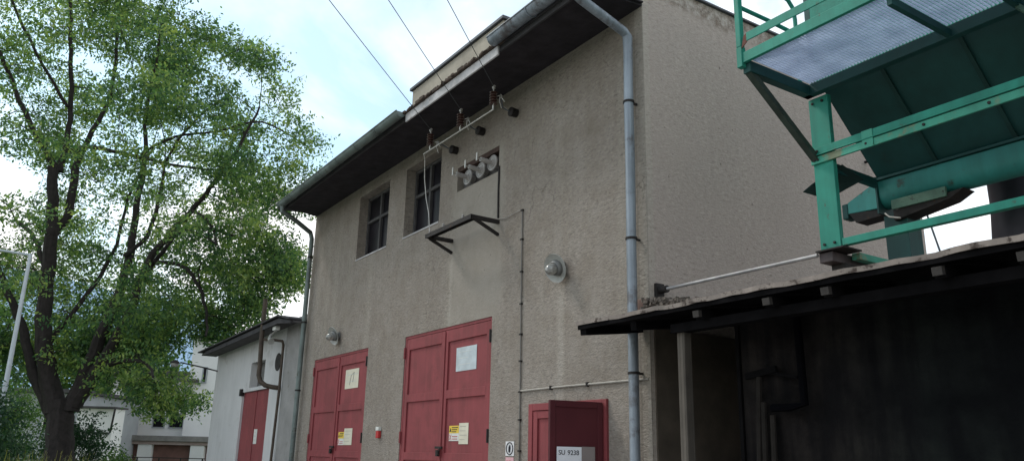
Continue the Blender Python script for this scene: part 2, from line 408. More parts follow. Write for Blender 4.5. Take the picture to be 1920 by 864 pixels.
def hill():
    prof = [(-3600, 150), (-2600, 330), (-1900, 470), (-1450, 464), (-1300, 440), (-1220, 425), (-1020, 380), (-850, 362), (-750, 326), (-675, 262), (-520, 165), (-300, 90), (0, 55), (600, 20)]
    def H(l):
        for (a, b), (c, d) in zip(prof, prof[1:]):
            if a <= l <= c: return b + (d - b) * (l - a) / (c - a)
        return 0
    vs = []; nx, ny = 130, 26
    import mathutils.noise as mn
    for j in range(ny):
        for i in range(nx):
            l = -3600 + 4200 * i / (nx - 1); d = 1300 + 1500 * j / (ny - 1)
            t = j / (ny - 1); k = math.sin(min(1, t / .47) * math.pi / 2) if t < .47 else math.cos((t - .47) / .53 * math.pi / 2)
            z = (H(l) + 28 * mn.noise((l * .004, d * .004, 0)) + 9 * mn.noise((l * .02, d * .02, 3))) * k - 2
            vs.append(ahead(d, l * d / 2000, z))
    fs = [(j * nx + i, j * nx + i + 1, (j + 1) * nx + i + 1, (j + 1) * nx + i) for j in range(ny - 1) for i in range(nx - 1)]
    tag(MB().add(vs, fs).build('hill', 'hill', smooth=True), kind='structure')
hill()

# ------------------------------------------------------------------ transformer building
B = thing('transformer_building', (-4.86, 0, 0), 'tall pebble-dashed brown grey building with red doors and dark overhanging eaves', 'building')
W = 9.72; DEPTH = 5.0
OPEN = [(-7.43, -6.17, 4.86, 6.02, .16), (-5.545, -4.37, 4.86, 6.0, .16), (-3.86, -2.76, 5.17, 5.53, .22),
        (-5.25, -2.82, 0, 3.272, .07), (-9.07, -6.6, 0, 3.248, .07), (-1.92, -.64, 0, 2.135, .1)]
def facade():
    mb = MB()
    xs = sorted({-W, 0.} | {o[0] for o in OPEN} | {o[1] for o in OPEN}); zs = sorted({0., 6.3} | {o[2] for o in OPEN} | {o[3] for o in OPEN})
    for x0, x1 in zip(xs, xs[1:]):
        for z0, z1 in zip(zs, zs[1:]):
            cx, cz = (x0 + x1) / 2, (z0 + z1) / 2
            if any(o[0] < cx < o[1] and o[2] < cz < o[3] for o in OPEN): continue
            mb.add([(x0, 0, z0), (x1, 0, z0), (x1, 0, z1), (x0, 0, z1)], [(0, 1, 2, 3)])
    for x0, x1, z0, z1, d in OPEN:
        a = [(x0, 0, z0), (x1, 0, z0), (x1, 0, z1), (x0, 0, z1)]; b = [(x, d + .3, z) for x, y, z in a]
        mb.add(a + b, [(i, (i + 1) % 4, (i + 1) % 4 + 4, i + 4) for i in range(4) if not (z0 == 0 and i == 0)])
    # back plane of the openings, side walls, rear wall, top
    mb.add([(-W, 0, 0), (-W, DEPTH, 0), (-W, DEPTH, 6.3), (-W, 0, 6.3)], [(0, 1, 2, 3)])
    mb.add([(-W, DEPTH, 0), (0, DEPTH, 0), (0, DEPTH, 6.3), (-W, DEPTH, 6.3)], [(0, 1, 2, 3)])
    ny, nz = 1, 1
    mb.add([(0, 0, 0), (0, DEPTH, 0), (0, DEPTH, 6.3), (0, 0, 6.3)], [(0, 1, 2, 3)])
    return mb
facade().build('wall', 'plaster', B)
# parapet on the right gable: ragged coping
mb = MB(); n = 40
for i in range(n):
    y0 = .02 + (DEPTH - .02) * i / n; y1 = .02 + (DEPTH - .02) * (i + 1) / n; h = 6.585
    mb.add([(0, y0, 6.3), (0, y1, 6.3), (0, y1, h), (0, y0, h), (-.3, y0, 6.3), (-.3, y1, 6.3), (-.3, y1, h), (-.3, y0, h)],
           [(0, 1, 2, 3), (4, 5, 6, 7), (3, 2, 6, 7)])
mb.add([(0, .02, 6.3), (-.3, .02, 6.3), (-.3, .02, 6.585), (0, .02, 6.585)], [(0, 1, 2, 3)])
mb.build('parapet', 'plaster', B)
MB().box(-.33, .035, .0, DEPTH + .03, 6.587, 6.612).build('coping', 'cap', B, bevel=.004)
# eaves
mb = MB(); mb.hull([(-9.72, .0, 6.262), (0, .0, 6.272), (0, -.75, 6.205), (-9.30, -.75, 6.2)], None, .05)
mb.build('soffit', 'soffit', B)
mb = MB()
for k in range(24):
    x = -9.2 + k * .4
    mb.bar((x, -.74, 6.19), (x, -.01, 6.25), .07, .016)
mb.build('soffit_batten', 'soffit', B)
MB().box(-9.31, 0, -.775, -.751, 6.13, 6.26).build('fascia', 'roof_tar', B)
mb = MB(); mb.prism([(-.79, 6.225), (-.3, 6.30), (.3, 6.36), (DEPTH, 6.30), (DEPTH, 6.27), (.3, 6.31), (-.79, 6.208)], 0, -9.74, -.302)
mb.build('roof', 'roof_tar', B)
# broken stretch between the gutters: bare fascia and crumbling brick edge
MB().box(-4.0, -1.58, -.80, -.777, 6.085, 6.205).build('bare_fascia_board', 'conc', B, bevel=.004)
mb = MB(); rr = random.Random(3)
x = -4.05
while x < -1.5:
    w = rr.uniform(.05, .13); h = rr.uniform(.02, .055)
    mb.bar((x, -.80 + rr.uniform(-.015, .02), 6.207 + h / 2), (x + w, -.80 + rr.uniform(-.015, .02), 6.212 + h / 2 + rr.uniform(-.012, .012)), .08, h)
    x += w * .95
mb.build('broken_roof_edge', 'rotten', B, bevel=.008)
def gutter(x0, x1, z0, z1, r, mat):
    n = 9; mb = MB(); vs = []
    for (x, z) in ((x0, z0), (x1, z1)):
        for j in range(n):
            t = math.pi * (1 + j / (n - 1)); vs.append((x, -.865 + math.cos(t) * r, z + math.sin(t) * r * 1.1))
        for j in range(n):
            t = math.pi * (2 - j / (n - 1)); vs.append((x, -.865 + math.cos(t) * (r - .006), z + math.sin(t) * (r - .006) * 1.1))
    k = 2 * n
    mb.add(vs, [(j, (j + 1) % k, k + (j + 1) % k, k + j) for j in range(k)])
    for (x, z, sgn) in ((x0, z0, 1), (x1, z1, -1)):
        mb.add([(x + sgn * .002, -.865 + math.cos(math.pi * (1 + j / 8)) * r, z + math.sin(math.pi * (1 + j / 8)) * r * 1.1) for j in range(9)], [tuple(range(9))])
    mb.tube([(x0, -.865 - r, z0), (x1, -.865 - r, z1)], .011, 8)
    k = int((x1 - x0) / .8)
    for i in range(1, k + 1):
        x = x0 + (x1 - x0) * i / (k + 1); z = z0 + (z1 - z0) * i / (k + 1)
        mb.tube([(x, -.865 + math.cos(math.pi * (1 + j / 8)) * (r + .006), z + math.sin(math.pi * (1 + j / 8)) * (r + .006) * 1.1) for j in range(9)], .006, 5)
    return mb.build('gutter', mat, B, smooth=True)
g1 = gutter(-9.37, -4.02, 6.215, 6.235, .075, 'zinc_old')
g2 = gutter(-1.60, -.02, 6.27, 6.28, .08, 'zinc')
# downpipes
pr = MB(); pr.tube([(-.08, -.865, 6.22), (-.07, -.84, 6.10), (-.065, -.78, 6.06), (-.10, -.17, 5.905), (-.105, -.12, 5.87), (-.105, -.11, 5.70)], .05, 14)
d = pr.build('downpipe_elbow', 'zinc', B, smooth=True)
d = MB().tube([(-.105, -.11, 5.86), (-.110, -.112, 5.1), (-.106, -.11, 4.4), (-.112, -.11, 3.66), (-.116, -.108, 2.4), (-.118, -.11, 0)], .049, 16).build('downpipe', 'zinc', B, smooth=True)
for z in (5.11, 3.66, 2.36):
    MB().tube([(-.11, -.11, z), (-.11, -.11, z + .022)], .059, 16).build('pipe_clamp', 'iron', d, smooth=True)
    MB().bar((-.11, -.06, z + .012), (-.11, .0, z + .012), .02, .02).build('pipe_bracket', 'iron', d)
d = MB().tube([(-9.22, -.865, 6.18), (-9.22, -.86, 6.05), (-9.36, -.5, 5.93), (-9.585, -.14, 5.82), (-9.59, -.10, 5.7), (-9.58, -.10, 0)], .046, 12).build('downpipe', 'zinc_old', B, smooth=True)
for z in (5.3, 4.0, 2.7): MB().tube([(-9.585, -.10, z), (-9.585, -.10, z + .03)], .056, 12).build('pipe_clamp', 'iron', d, smooth=True)
# raised block on the roof
rb = MB().box(-5.56, -2.78, .02, .62, 6.3, 7.40).build('roof_block', 'block', B, bevel=.01)
MB().box(-5.60, -2.74, -.02, .66, 7.402, 7.45).build('block_cap', 'cap', rb, bevel=.005)
MB().tube([(-9.62, -.80, 6.33), (-9.66, -.86, 6.42), (-9.85, -.9, 6.42), (-9.87, -.9, 6.38)], .008, 6).build('eaves_hook', 'iron', B)

# windows
def window(o, cols):
    x0, x1, z0, z1, d = o; y = d
    f = MB(); t = .05
    f.box(x0, x0 + t, y, y + .06, z0, z1).box(x1 - t, x1, y, y + .06, z0, z1)
    f.box(x0 + t, x1 - t, y, y + .06, z0, z0 + t).box(x0 + t, x1 - t, y, y + .06, z1 - t, z1)
    cx = (x0 + x1) / 2 - .04; zm = z0 + .60 * (z1 - z0)
    f.box(cx - .028, cx + .028, y - .012, y + .05, z0 + t, z1 - t)
    f.box(x0 + t, cx - .029, y - .012, y + .05, zm - .025, zm + .025).box(cx + .029, x1 - t, y - .012, y + .05, zm - .025, zm + .025)
    fr = f.build('window', 'winframe', B, bevel=.003)
    for a, b in ((x0 + t, cx - .028), (cx + .028, x1 - t)):
        for c, e in ((z0 + t, zm - .025), (zm + .025, z1 - t)):
            MB().add([(a, y + .03, c), (b, y + .03, c), (b, y + .035, e), (a, y + .035, e)], [(0, 1, 2, 3)]).build('pane', 'glass', fr)
    MB().box(x0, x1, .28, .30, z0, z1).build('blackout_board', 'timber_dark', fr)
    MB().box(x0 - .0, x1 + .0, -.012, d - .002, z0 - .018, z0 + .004).build('sill', 'conc', fr)
window(OPEN[0], 2); window(OPEN[1], 2)
# niche back panel and lintel
n0 = OPEN[2]
MB().box(n0[0], n0[1], .10, .12, n0[2], n0[3]).build('niche_panel', simple('niche_panel', (.10, .09, .085), .8, .3, 5), B)
MB().box(n0[0], n0[1], .0, .098, n0[3] - .07, n0[3] - .002).build('niche_lintel', simple('rusty_lintel', (.055, .03, .022), .8, .4, 8), B)

# doors
def leaf(x0, x1, z1, y, mat, parent, zrail, name='door_leaf', z0=.03):
    mb = MB(); mb.box(x0, x1, y, y + .04, z0, z1)
    s = .085; pr = .022
    bars = [(x0, x0 + s, z0, z1), (x1 - s, x1, z0, z1)]
    for za, zb in ((z1 - .16, z1 - .0), (zrail - .055, zrail + .055), (1.52, 1.625), (z0, z0 + .2)):
        bars.append((x0 + s, x1 - s, za, zb))
    for a, b, c, d in bars: mb.box(a, b, y - pr, y - .0005, c, d)
    # folded lip round the frame
    o = mb.build(name, mat, parent, bevel=.004)
    return o
def double_door(o, zr, lab):
    x0, x1, z0, z1, d = o; y = .035
    f = MB(); f.box(x0, x0 + .045, .01, .12, 0, z1).box(x1 - .045, x1, .01, .12, 0, z1).box(x0 + .045, x1 - .045, .01, .12, z1 - .04, z1)
    fr = f.build('double_door', 'red', B, bevel=.003); fr['label'] = lab
    cx = (x0 + x1) / 2 + (.0)
    a = leaf(x0 + .05, cx - .007, z1 - .045, y, M['red'], fr, zr)
    b = leaf(cx + .007, x1 - .05, z1 - .045, y, M['red'], fr, zr)
    MB().box(cx - .03, cx + .025, y - .036, y - .023, .05, z1 - .06).build('meeting_strip', 'red', fr, bevel=.003)
    for z in (.6, 1.75, 2.95):
        for x in (x0 + .02, x1 - .02):
            MB().tube([(x, -.005, z), (x, -.005, z + .16)], .016, 8).build('hinge', 'iron' if x > cx else 'red', fr, smooth=True)
    l = MB(); l.bar((cx - .09, y - .05, 1.69), (cx + .09, y - .05, 1.69), .02, .03)
    l.tube([(cx + .06, y - .06, 1.69), (cx + .06, y - .085, 1.64), (cx + .06, y - .085, 1.60), (cx + .03, y - .07, 1.60), (cx + .03, y - .06, 1.66)], .008, 6)
    l.box(cx - .02, cx + .03, y - .085, y - .05, 1.58, 1.66)
    l.build('padlock', 'iron', fr, bevel=.004)
    return fr
double_door(OPEN[3], 2.37, 'red sheet steel double door nearer the corner')
double_door(OPEN[4], 2.33, 'red sheet steel double door nearer the white shed')
MB().box(-9.65, -.02, .42, .44, .01, 6.2).build('inner_partition', 'timber_dark', B)

# meter cabinet recess with one fixed and one open leaf
x0, x1, z0, z1, d = OPEN[5]
f = MB(); f.box(x0 - .03, x0 + .045, -.03, .1, 0, z1 + .03).box(x1 - .045, x1 + .03, -.03, .1, 0, z1 + .03).box(x0 + .045, x1 - .045, -.03, .1, z1 - .045, z1 + .03)
cab = f.build('cabinet_frame', 'red', B, bevel=.004)
mb = MB(); mb.box(x0 + .05, x0 + .64, .0, .03, .05, z1 - .05)
mb.box(x0 + .05, x0 + .13, -.02, -.0005, .05, z1 - .05).box(x0 + .131, x0 + .64, -.02, -.0005, z1 - .13, z1 - .05).box(x0 + .131, x0 + .64, -.02, -.0005, .05, .2)
mb.build('cabinet_leaf', 'red', cab, bevel=.003)
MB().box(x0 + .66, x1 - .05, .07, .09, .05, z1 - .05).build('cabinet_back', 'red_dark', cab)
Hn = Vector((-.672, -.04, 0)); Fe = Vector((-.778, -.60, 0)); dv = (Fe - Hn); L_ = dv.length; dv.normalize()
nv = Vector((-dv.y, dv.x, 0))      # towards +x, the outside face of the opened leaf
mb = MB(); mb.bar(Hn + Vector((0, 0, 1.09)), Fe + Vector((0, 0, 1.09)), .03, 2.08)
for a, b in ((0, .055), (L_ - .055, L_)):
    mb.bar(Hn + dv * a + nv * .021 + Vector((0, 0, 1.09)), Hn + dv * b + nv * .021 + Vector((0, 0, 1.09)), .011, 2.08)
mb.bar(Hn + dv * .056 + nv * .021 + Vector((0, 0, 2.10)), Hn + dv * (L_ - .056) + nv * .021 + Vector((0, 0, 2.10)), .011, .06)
lf = mb.build('open_cabinet_leaf', 'red_dark', cab, bevel=.003); lf['label'] = 'red cabinet leaf swung open, darkened for its shade'
c0 = Hn + dv * (L_ * .885) + nv * .0; 
def on_leaf(a, b, za, zb, off, name, mat, parent):
    p = [Hn + dv * a, Hn + dv * b]
    q = [(p[0] + nv * off), (p[1] + nv * off)]
    q2 = [(p[0] + nv * (off + .003)), (p[1] + nv * (off + .003))]
    vs = [Vector((v.x, v.y, z)) for z in (za, zb) for v in (q[0], q[1], q2[1], q2[0])]
    return MB().add(vs, [(0, 1, 2, 3), (4, 5, 6, 7), (0, 1, 5, 4), (1, 2, 6, 5), (2, 3, 7, 6), (3, 0, 4, 7)]).build(name, mat, parent)
s1 = thing('number_plate_sign', tuple(Hn + dv * .37 + Vector((0, 0, 1.5)) + nv * .03), 'white plate reading SU 9238 on the opened red cabinet leaf', 'sign')
on_leaf(.235, .498, 1.46, 1.70, .0285, 'plate', simple('plate_white', (.82, .82, .86), .6, .04, 9), s1)
text_mesh('SU', .062, 'letters', 'ink', s1, tuple(Hn + dv * .446 + nv * .0335 + Vector((0, 0, 1.645))), -dv, (0, 0, 1))
text_mesh('9238', .062, 'digits', 'ink', s1, tuple(Hn + dv * .325 + nv * .0335 + Vector((0, 0, 1.645))), -dv, (0, 0, 1))
sg = thing('cabinet_notice', tuple(Hn + dv * .16 + Vector((0, 0, 1.45)) + nv * .03), 'plain grey sheet beside the number plate on the opened cabinet leaf', 'notice')
on_leaf(.09, .232, 1.42, 1.705, .0285, 'sheet', simple('faded_grey_sheet', (.26, .22, .21), .8, .1, 5), sg)
sg = thing('cabinet_sticker', (-1.36, -.025, 1.4), 'small pink sticker on the fixed leaf of the red cabinet', 'sticker')
MB().box(-1.40, -1.31, -.0035, -.001, 1.45, 1.70).build('sticker', 'pink', sg)

# ------------------------------------------------------------------ signs and notices
def notice(name, x0, x1, z0, z1, y, mat, label, lines=(), border=None, cat='notice', extra=None):
    t = thing(name, ((x0 + x1) / 2, y, z0), label, cat)
    MB().box(x0, x1, y - .004, y - .001, z0, z1).build('sheet', mat, t)
    r = random.Random(name + label)
    if lines:
        for k in range(lines[0]):
            z = z1 - (z1 - z0) * (k + .8) / (lines[0] + .8)
            MB().box(x0 + (x1 - x0) * .1, x0 + (x1 - x0) * r.uniform(.6, .92), y - .006, y - .0045, z, z + lines[1]).build('text_line', lines[2], t)
    return t
yd = .0125
notice('wall_sheet', -3.735, -3.215, 2.655, 2.965, .033, 'pale_sheet', 'large pale blank sheet high on the double door nearer the corner', (3, .006, 'white_paper'))
t = notice('wall_sheet', -7.555, -6.99, 2.635, 2.955, .033, 'cream_paper', 'large creamy sheet with faint drawing high on the double door nearer the white shed', (2, .006, 'pale_sheet'))
mb = MB()
mb.tube([(-7.35, .027, 2.70), (-7.30, .027, 2.85), (-7.18, .027, 2.9), (-7.22, .027, 2.74)], .004, 4); mb.build('faint_drawing', 'slab', t)
for (a, b, c, d_, which) in ((-3.845, -3.595, 1.775, 1.965, 'corner'), (-7.675, -7.43, 1.72, 1.93, 'white shed')):
    t = thing('warning_sign', ((a + b) / 2, .03, c), 'yellow topped warning sign low on the double door nearer the ' + which, 'warning sign')
    zm = c + (d_ - c) * .5
    MB().box(a, b, .029, .032, zm, d_).build('yellow_field', 'yellow', t)
    MB().box(a, b, .029, .032, c, zm - .001).build('white_field', 'white_paper', t)
    mb2 = MB()
    for k in range(3): MB().box(a + .07, b - .02 - .02 * k, .0265, .0285, d_ - .028 - .026 * k, d_ - .018 - .026 * k).build('text_line', 'ink', t)
    MB().prism([(a + .012, zm + .02), (a + .058, zm + .02), (a + .035, zm + .07)], 1, .0265, .0285).build('warning_triangle', 'ink', t)
    mb2.bar((a + .01, .028, c + .01), (a + .06, .028, zm - .015), .002, .008); mb2.bar((a + .06, .028, c + .01), (a + .01, .028, zm - .015), .002, .008)
    for k in range(2): MB().box(a + .08, b - .03, .0265, .0285, c + .02 + .03 * k, c + .028 + .03 * k).build('text_line', 'redink', t)
    mb2.build('red_cross', 'redink', t)
notice('paper_notice', -3.59, -3.355, 1.735, 1.995, .033, 'cream_paper', 'cream paper beside the yellow warning sign on the door nearer the corner', (4, .003, 'slab'))
notice('paper_notice', -7.425, -7.09, 1.72, 1.985, .033, 'cream_paper', 'cream paper beside the yellow warning sign on the door nearer the white shed', (4, .003, 'slab'))
t = thing('prohibition_sign', (-2.35, -.01, 1.6), 'small white plate with a black ringed hand symbol on the wall left of the cabinet', 'sign')
MB().box(-2.435, -2.262, -.006, -.001, 1.605, 1.765).build('plate', simple('sign_white', (.68, .66, .66), .6, .05, 9), t)
mb = MB(); pts = [(-2.348 + .066 * math.cos(a), -.008, 1.686 + .066 * math.sin(a)) for a in np.linspace(0, 2 * math.pi, 25)]
mb.tube(pts, .006, 5); mb.build('ring', 'ink', t)
mb = MB(); mb.tube([(-2.352, -.008, 1.645), (-2.345, -.008, 1.70), (-2.340, -.008, 1.725)], [.013, .018, .006], 6); mb.build('hand_symbol', 'ink', t)
notice('pink_sign', -2.43, -2.265, 1.44, 1.59, -.002, 'pink', 'pinkish plate directly below the ringed hand sign', (2, .006, 'redink'), cat='sign')
t = thing('alarm_device', (-5.93, -.02, 1.82), 'tiny red and white device on the wall between the double doors', 'device')
MB().box(-5.985, -5.89, -.05, -.001, 1.82, 1.925).build('housing', 'redink', t, bevel=.008)
MB().box(-5.99, -5.885, -.055, -.001, 1.928, 1.985).build('cap', 'white_paper', t, bevel=.008)
mb = MB()
mb.box(-.30, -.22, -.012, -.001, 1.50, 1.78); t = mb.build('wall_plate', simple('grey_wall_plate', (.19, .17, .16), .8, .3, 20)); tag(t, 'narrow grey plate on the wall left of the right downpipe', 'plate')

# ------------------------------------------------------------------ wall lamps
def wall_lamp(x, z, label, yaw=0):
    t = thing('wall_lamp', (x, -.01, z), label, 'lamp', 'enamel lamps on the front wall')
    MB().box(x - .05, x + .05, -.03, -.001, z - .04, z + .08).build('wall_bracket', 'enamel_out', t, bevel=.01)
    MB().tube([(x, -.03, z + .03), (x, -.07, z + .03), (x, -.10, z + .01)], .025, 10).build('neck', 'enamel_out', t, smooth=True)
    d = (.10, -.90, -.34); o = (x, -.06, z + .02)
    MB().lathe([(.03, .0), (.06, .008), (.143, .040), (.164, .058), (.162, .065), (.141, .05), (.06, .02), (.03, .016)], o, d, 32).build('shade', 'enamel', t, smooth=True)
    MB().lathe([(.0, .012), (.088, .016), (.09, .045), (.08, .08), (.070, .09)], o, d, 20).build('lamp_base', 'enamel_out', t, smooth=True)
    MB().lathe([(.064, .09), (.066, .12), (.056, .16), (.03, .19), (.0, .197)], o, d, 20).build('glass_bowl', 'lampglass', t, smooth=True)
wall_lamp(-1.36, 3.60, 'grey enamel dish lamp on the bare wall above the open cabinet')
wall_lamp(-7.93, 3.57, 'grey enamel dish lamp just above the red door nearer the white shed')

# ------------------------------------------------------------------ electrical gear on the front
for i, (x, z, lab) in enumerate(((-3.56, 5.31, 'grey disc bushing in the wall niche nearest the windows'), (-3.22, 5.315, 'grey disc bushing in the middle of the wall niche'), (-2.92, 5.33, 'grey disc bushing in the wall niche nearest the corner'))):
    t = thing('wall_bushing', (x, .0, z), lab, 'bushing', 'disc bushings in the wall niche')
    MB().lathe([(.0, -.10), (.05, -.10), (.05, -.02), (.106, -.015), (.112, .0), (.108, .012), (.094, .012), (.095, .004), (.07, .004), (.066, .014), (.05, .014), (.045, .03), (.03, .03), (.0, .03)], (x, -.0, z), (0, -1, .05), 28).build('disc', 'porcelain', t, smooth=True)
    MB().lathe([(.0, .02), (.030, .02), (.034, .06), (.030, .07), (.034, .11), (.030, .12), (.034, .17), (.030, .19), (.0, .19)], (x, 0, z), (0, -1, .05), 14).build('stem', 'porcelain', t, smooth=True)
    mb = MB(); mb.tube([(x, -.19, z + .01), (x, -.25, z + .013)], .011, 8); mb.bar((x, -.245, z - .02), (x, -.245, z + .09), .03, .012, (0, 1, 0)); mb.build('terminal', 'alu', t)

LINE = Vector((.6928, -.7211, .006))
INS = [(-3.785, 5.69, 5.97, 'nearest the windows'), (-2.945, 5.69, 5.965, 'in the middle'), (-2.135, 5.695, 5.98, 'nearest the corner')]
for x, zb, zt, w in INS:
    t = thing('hanging_insulator', (x, -.5, zb), 'brown glazed insulator above the thin bus rod, ' + w, 'insulator', 'brown insulators under the eaves')
    h = zt - zb; pf = [(0, .03)]
    for k in range(5):
        z = .045 + k * .036; pf += [(.026, z), (.050, z + .008), (.052, z + .014), (.028, z + .026)]
    pf += [(0, .235)]
    MB().lathe(pf, (x, -.5, zb), (0, 0, 1), 16).build('shed_stack', 'brown_ins', t, smooth=True)
    mb = MB(); mb.tube([(x, -.5, zb + .23), (x, -.5, zt + .02)], .010, 6); mb.lathe([(0, 0), (.02, .004), (.02, .03), (0, .034)], (x, -.5, zt - .03), (0, 0, 1), 8)
    mb.bar((x - .03, -.5, zt), (x + .03, -.5, zt), .02, .02); mb.build('top_terminal', 'alu', t)
    mb = MB(); mb.tube([(x, -.5, zb - .012), (x, -.5, zb + .04)], .012, 6); mb.tube([(x, -.5, zb + .03), (x + .03, -.51, zb + .05)], .006, 5); mb.build('bottom_terminal', 'alu', t)
    p = Vector((x, -.5, zt)); pts = [p + LINE * s + Vector((0, 0, .0016 * s * s * (1 if s < 14 else 1))) for s in np.linspace(0, 16, 17)]
    tag(MB().tube(pts, .0045, 6).build('overhead_wire', 'wire', smooth=True, origin=tuple(p)), 'thin overhead wire running to the brown insulator ' + w, 'wire', 'overhead wires to the building')
tag(MB().tube([(-3.97, -.5, 5.665), (-3.0, -.5, 5.668), (-2.12, -.5, 5.675)], .010, 8).build('bus_rod', 'alu', smooth=True), 'thin pale horizontal rod joining the feet of the brown insulators', 'rod')
tag(MB().tube([(-3.965, -.5, 5.665), (-3.985, -.47, 5.60), (-4.06, -.42, 5.35), (-4.02, -.40, 5.05), (-3.93, -.39, 4.8), (-3.90, -.385, 4.58), (-3.90, -.385, 4.535)], .007, 6).build('drop_cable', 'alu', smooth=True), 'thin pale cable dropping from the bus rod to the iron shelf', 'cable')
for (x, z, jx, jz, w) in ((-3.91, 5.815, -3.93, 5.87, 'nearest the windows'), (-3.18, 5.86, -3.09, 5.93, 'in the middle'), (-2.365, 5.84, -2.28, 5.955, 'nearest the corner')):
    t = thing('stub_insulator', (x, 0, z), 'stubby black wall insulator with curled jumper wires, ' + w, 'insulator', 'black stub insulators on the wall')
    MB().lathe([(0, -.0), (.055, .001), (.058, .05), (.05, .055), (.062, .07), (.062, .10), (.03, .115), (0, .118)], (x, 0, z), (0, -1, 0), 16).build('body', 'iron', t, smooth=True)
    MB().tube([(x, -.11, z), (x - .02, -.2, z + .03), (jx, -.30, jz)], .010, 6).build('terminal_rod', 'wire', t, smooth=True)
    mb = MB()
    mb.lathe([(0, -.02), (.016, -.015), (.02, .02), (0, .03)], (jx, -.3, jz), (0, 0, 1), 8)
    for k, (dx, dz) in enumerate(((.02, -.16), (.09, -.10), (-.05, .03))):
        mb.tube([(jx, -.3, jz), (jx + dx * .3, -.32, jz + .02), (jx + dx * .8, -.33, jz + dz * .5), (jx + dx, -.30, jz + dz)], .0055, 5)
    mb.tube([(x, -.12, z), (x - .01, -.22, z + .06), (jx + .01, -.30, jz + .0)], .005, 5)
    mb.build('jumper_wire', 'alu', t, smooth=True)
# iron shelf
t = thing('iron_shelf', (-3.3, -.385, 4.3), 'dark angle iron shelf on struts below the wall niche', 'shelf')
mb = MB(); mb.box(-3.95, -2.72, -.42, -.415, 4.44, 4.50); mb.box(-3.95, -2.72, -.414, -.36, 4.494, 4.50); mb.box(-3.95, -2.72, -.33, -.325, 4.45, 4.50); mb.box(-3.95, -2.72, -.358, -.331, 4.488, 4.4935)
mb.build('cross_rail', 'iron', t)
for x in (-3.93, -2.73):
    MB().bar((x, -.40, 4.47), (x, -.0, 4.47), .045, .05).build('arm', 'iron', t)
    MB().bar((x, -.36, 4.45), (x, .0, 4.30), .035, .035).build('strut', 'iron', t)
for x in (-3.88, -3.5, -2.98):
    mb = MB(); mb.lathe([(0, 0), (.018, 0), (.022, .02), (.012, .03), (.02, .045), (.01, .06), (0, .07)], (x, -.385, 4.50), (0, 0, 1), 10)
    mb.build('small_insulator', 'porcelain', t, smooth=True)
# conduits
t = thing('wall_conduit', (-2.14, -.01, 0), 'thin vertical cable conduit with clips beside the open cabinet', 'conduit')
MB().tube([(-2.174, -.012, 4.50), (-2.165, -.013, 3.5), (-2.15, -.012, 2.5), (-2.13, -.012, 0)], .009, 6).build('cable', simple('cable_grey', (.17, .16, .145), .7, .2, 8), t, smooth=True)
for z in (4.49, 4.12, 3.72, 3.33, 2.97, 2.66, 2.31, 2.0, 1.66):
    MB().box(-2.175 + (4.5 - z) * .013 - .02, -2.175 + (4.5 - z) * .013 + .02, -.028, -.001, z - .009, z + .009).build('clip', 'iron', t)
t = thing('cross_conduit', (-1.2, -.01, 2.3), 'pale horizontal conduit from the clipped cable to the downpipe', 'conduit')
MB().tube([(-2.13, -.014, 2.32), (-1.3, -.014, 2.325), (-.02, -.014, 2.32)], .011, 6).build('tube', simple('conduit_pale', (.36, .33, .29), .6, .2, 8), t, smooth=True)
for x in (-1.55, -.92): MB().box(x - .012, x + .012, -.03, -.001, 2.30, 2.345).build('clip', 'iron', t)
tag(MB().tube([(-2.735, -.012, 5.23), (-2.74, -.012, 4.9), (-2.73, -.012, 4.52)], .013, 6).build('earth_cable', 'iron', smooth=True), 'short dark cable from the wall niche down to the iron shelf', 'cable')
tag(MB().tube([(-2.70, -.012, 4.50), (-2.55, -.02, 4.475), (-2.35, -.02, 4.49), (-2.18, -.013, 4.50)], .005, 5).build('link_wire', 'alu', smooth=True), 'thin slack wire from the iron shelf to the conduit', 'wire')

# ------------------------------------------------------------------ white shed on the left
S_ = thing('white_shed', (-13.4, .12, 0), 'low white plastered shed with red door left of the tall building', 'shed')
def shedwall():
    mb = MB(); xs = [-17.0, -14.21, -12.12, -11.2]
    ops = [(-14.21, -12.12, 0, 2.92), (-13.70, -12.60, 3.0, 3.575)]
    def top(x): return 4.30 if x > -11.2 else 4.10 + (x + 17) / 5.8 * .25
    xs = [-17.0, -14.21, -13.70, -12.60, -12.12, -11.2]; 
    for x0, x1 in zip(xs, xs[1:]):
        zs = [0, 2.92, 3.0, 3.575]
        cols = [(0, 2.92), (2.92, 3.0), (3.0, 3.575)]
        for a, b in cols:
            c = ((x0 + x1) / 2, (a + b) / 2)
            if any(o[0] < c[0] < o[1] and o[2] < c[1] < o[3] for o in ops): continue
            mb.add([(x0, .12, a), (x1, .12, a), (x1, .12, b), (x0, .12, b)], [(0, 1, 2, 3)])
        mb.add([(x0, .12, 3.575), (x1, .12, 3.575), (x1, .12, top(x1)), (x0, .12, top(x0))], [(0, 1, 2, 3)])
    for x0, x1, z0, z1 in ops:
        a = [(x0, .12, z0), (x1, .12, z0), (x1, .12, z1), (x0, .12, z1)]; b = [(x, .32, z) for x, y, z in a]
        mb.add(a + b, [(i, (i + 1) % 4, (i + 1) % 4 + 4, i + 4) for i in range(4)])
    mb.add([(-17, .12, 0), (-17, 4.5, 0), (-17, 4.5, 4.1), (-17, .12, 4.1)], [(0, 1, 2, 3)])
    mb.add([(-17, 4.5, 0), (-9.73, 4.5, 0), (-9.73, 4.5, 4.1), (-17, 4.5, 4.1)], [(0, 1, 2, 3)])
    return mb
shedwall().build('wall', 'whiteplaster', S_)
MB().box(-11.2, -9.725, .10, .3, 0, 4.26).build('side_wall_strip', 'greyplaster', S_)
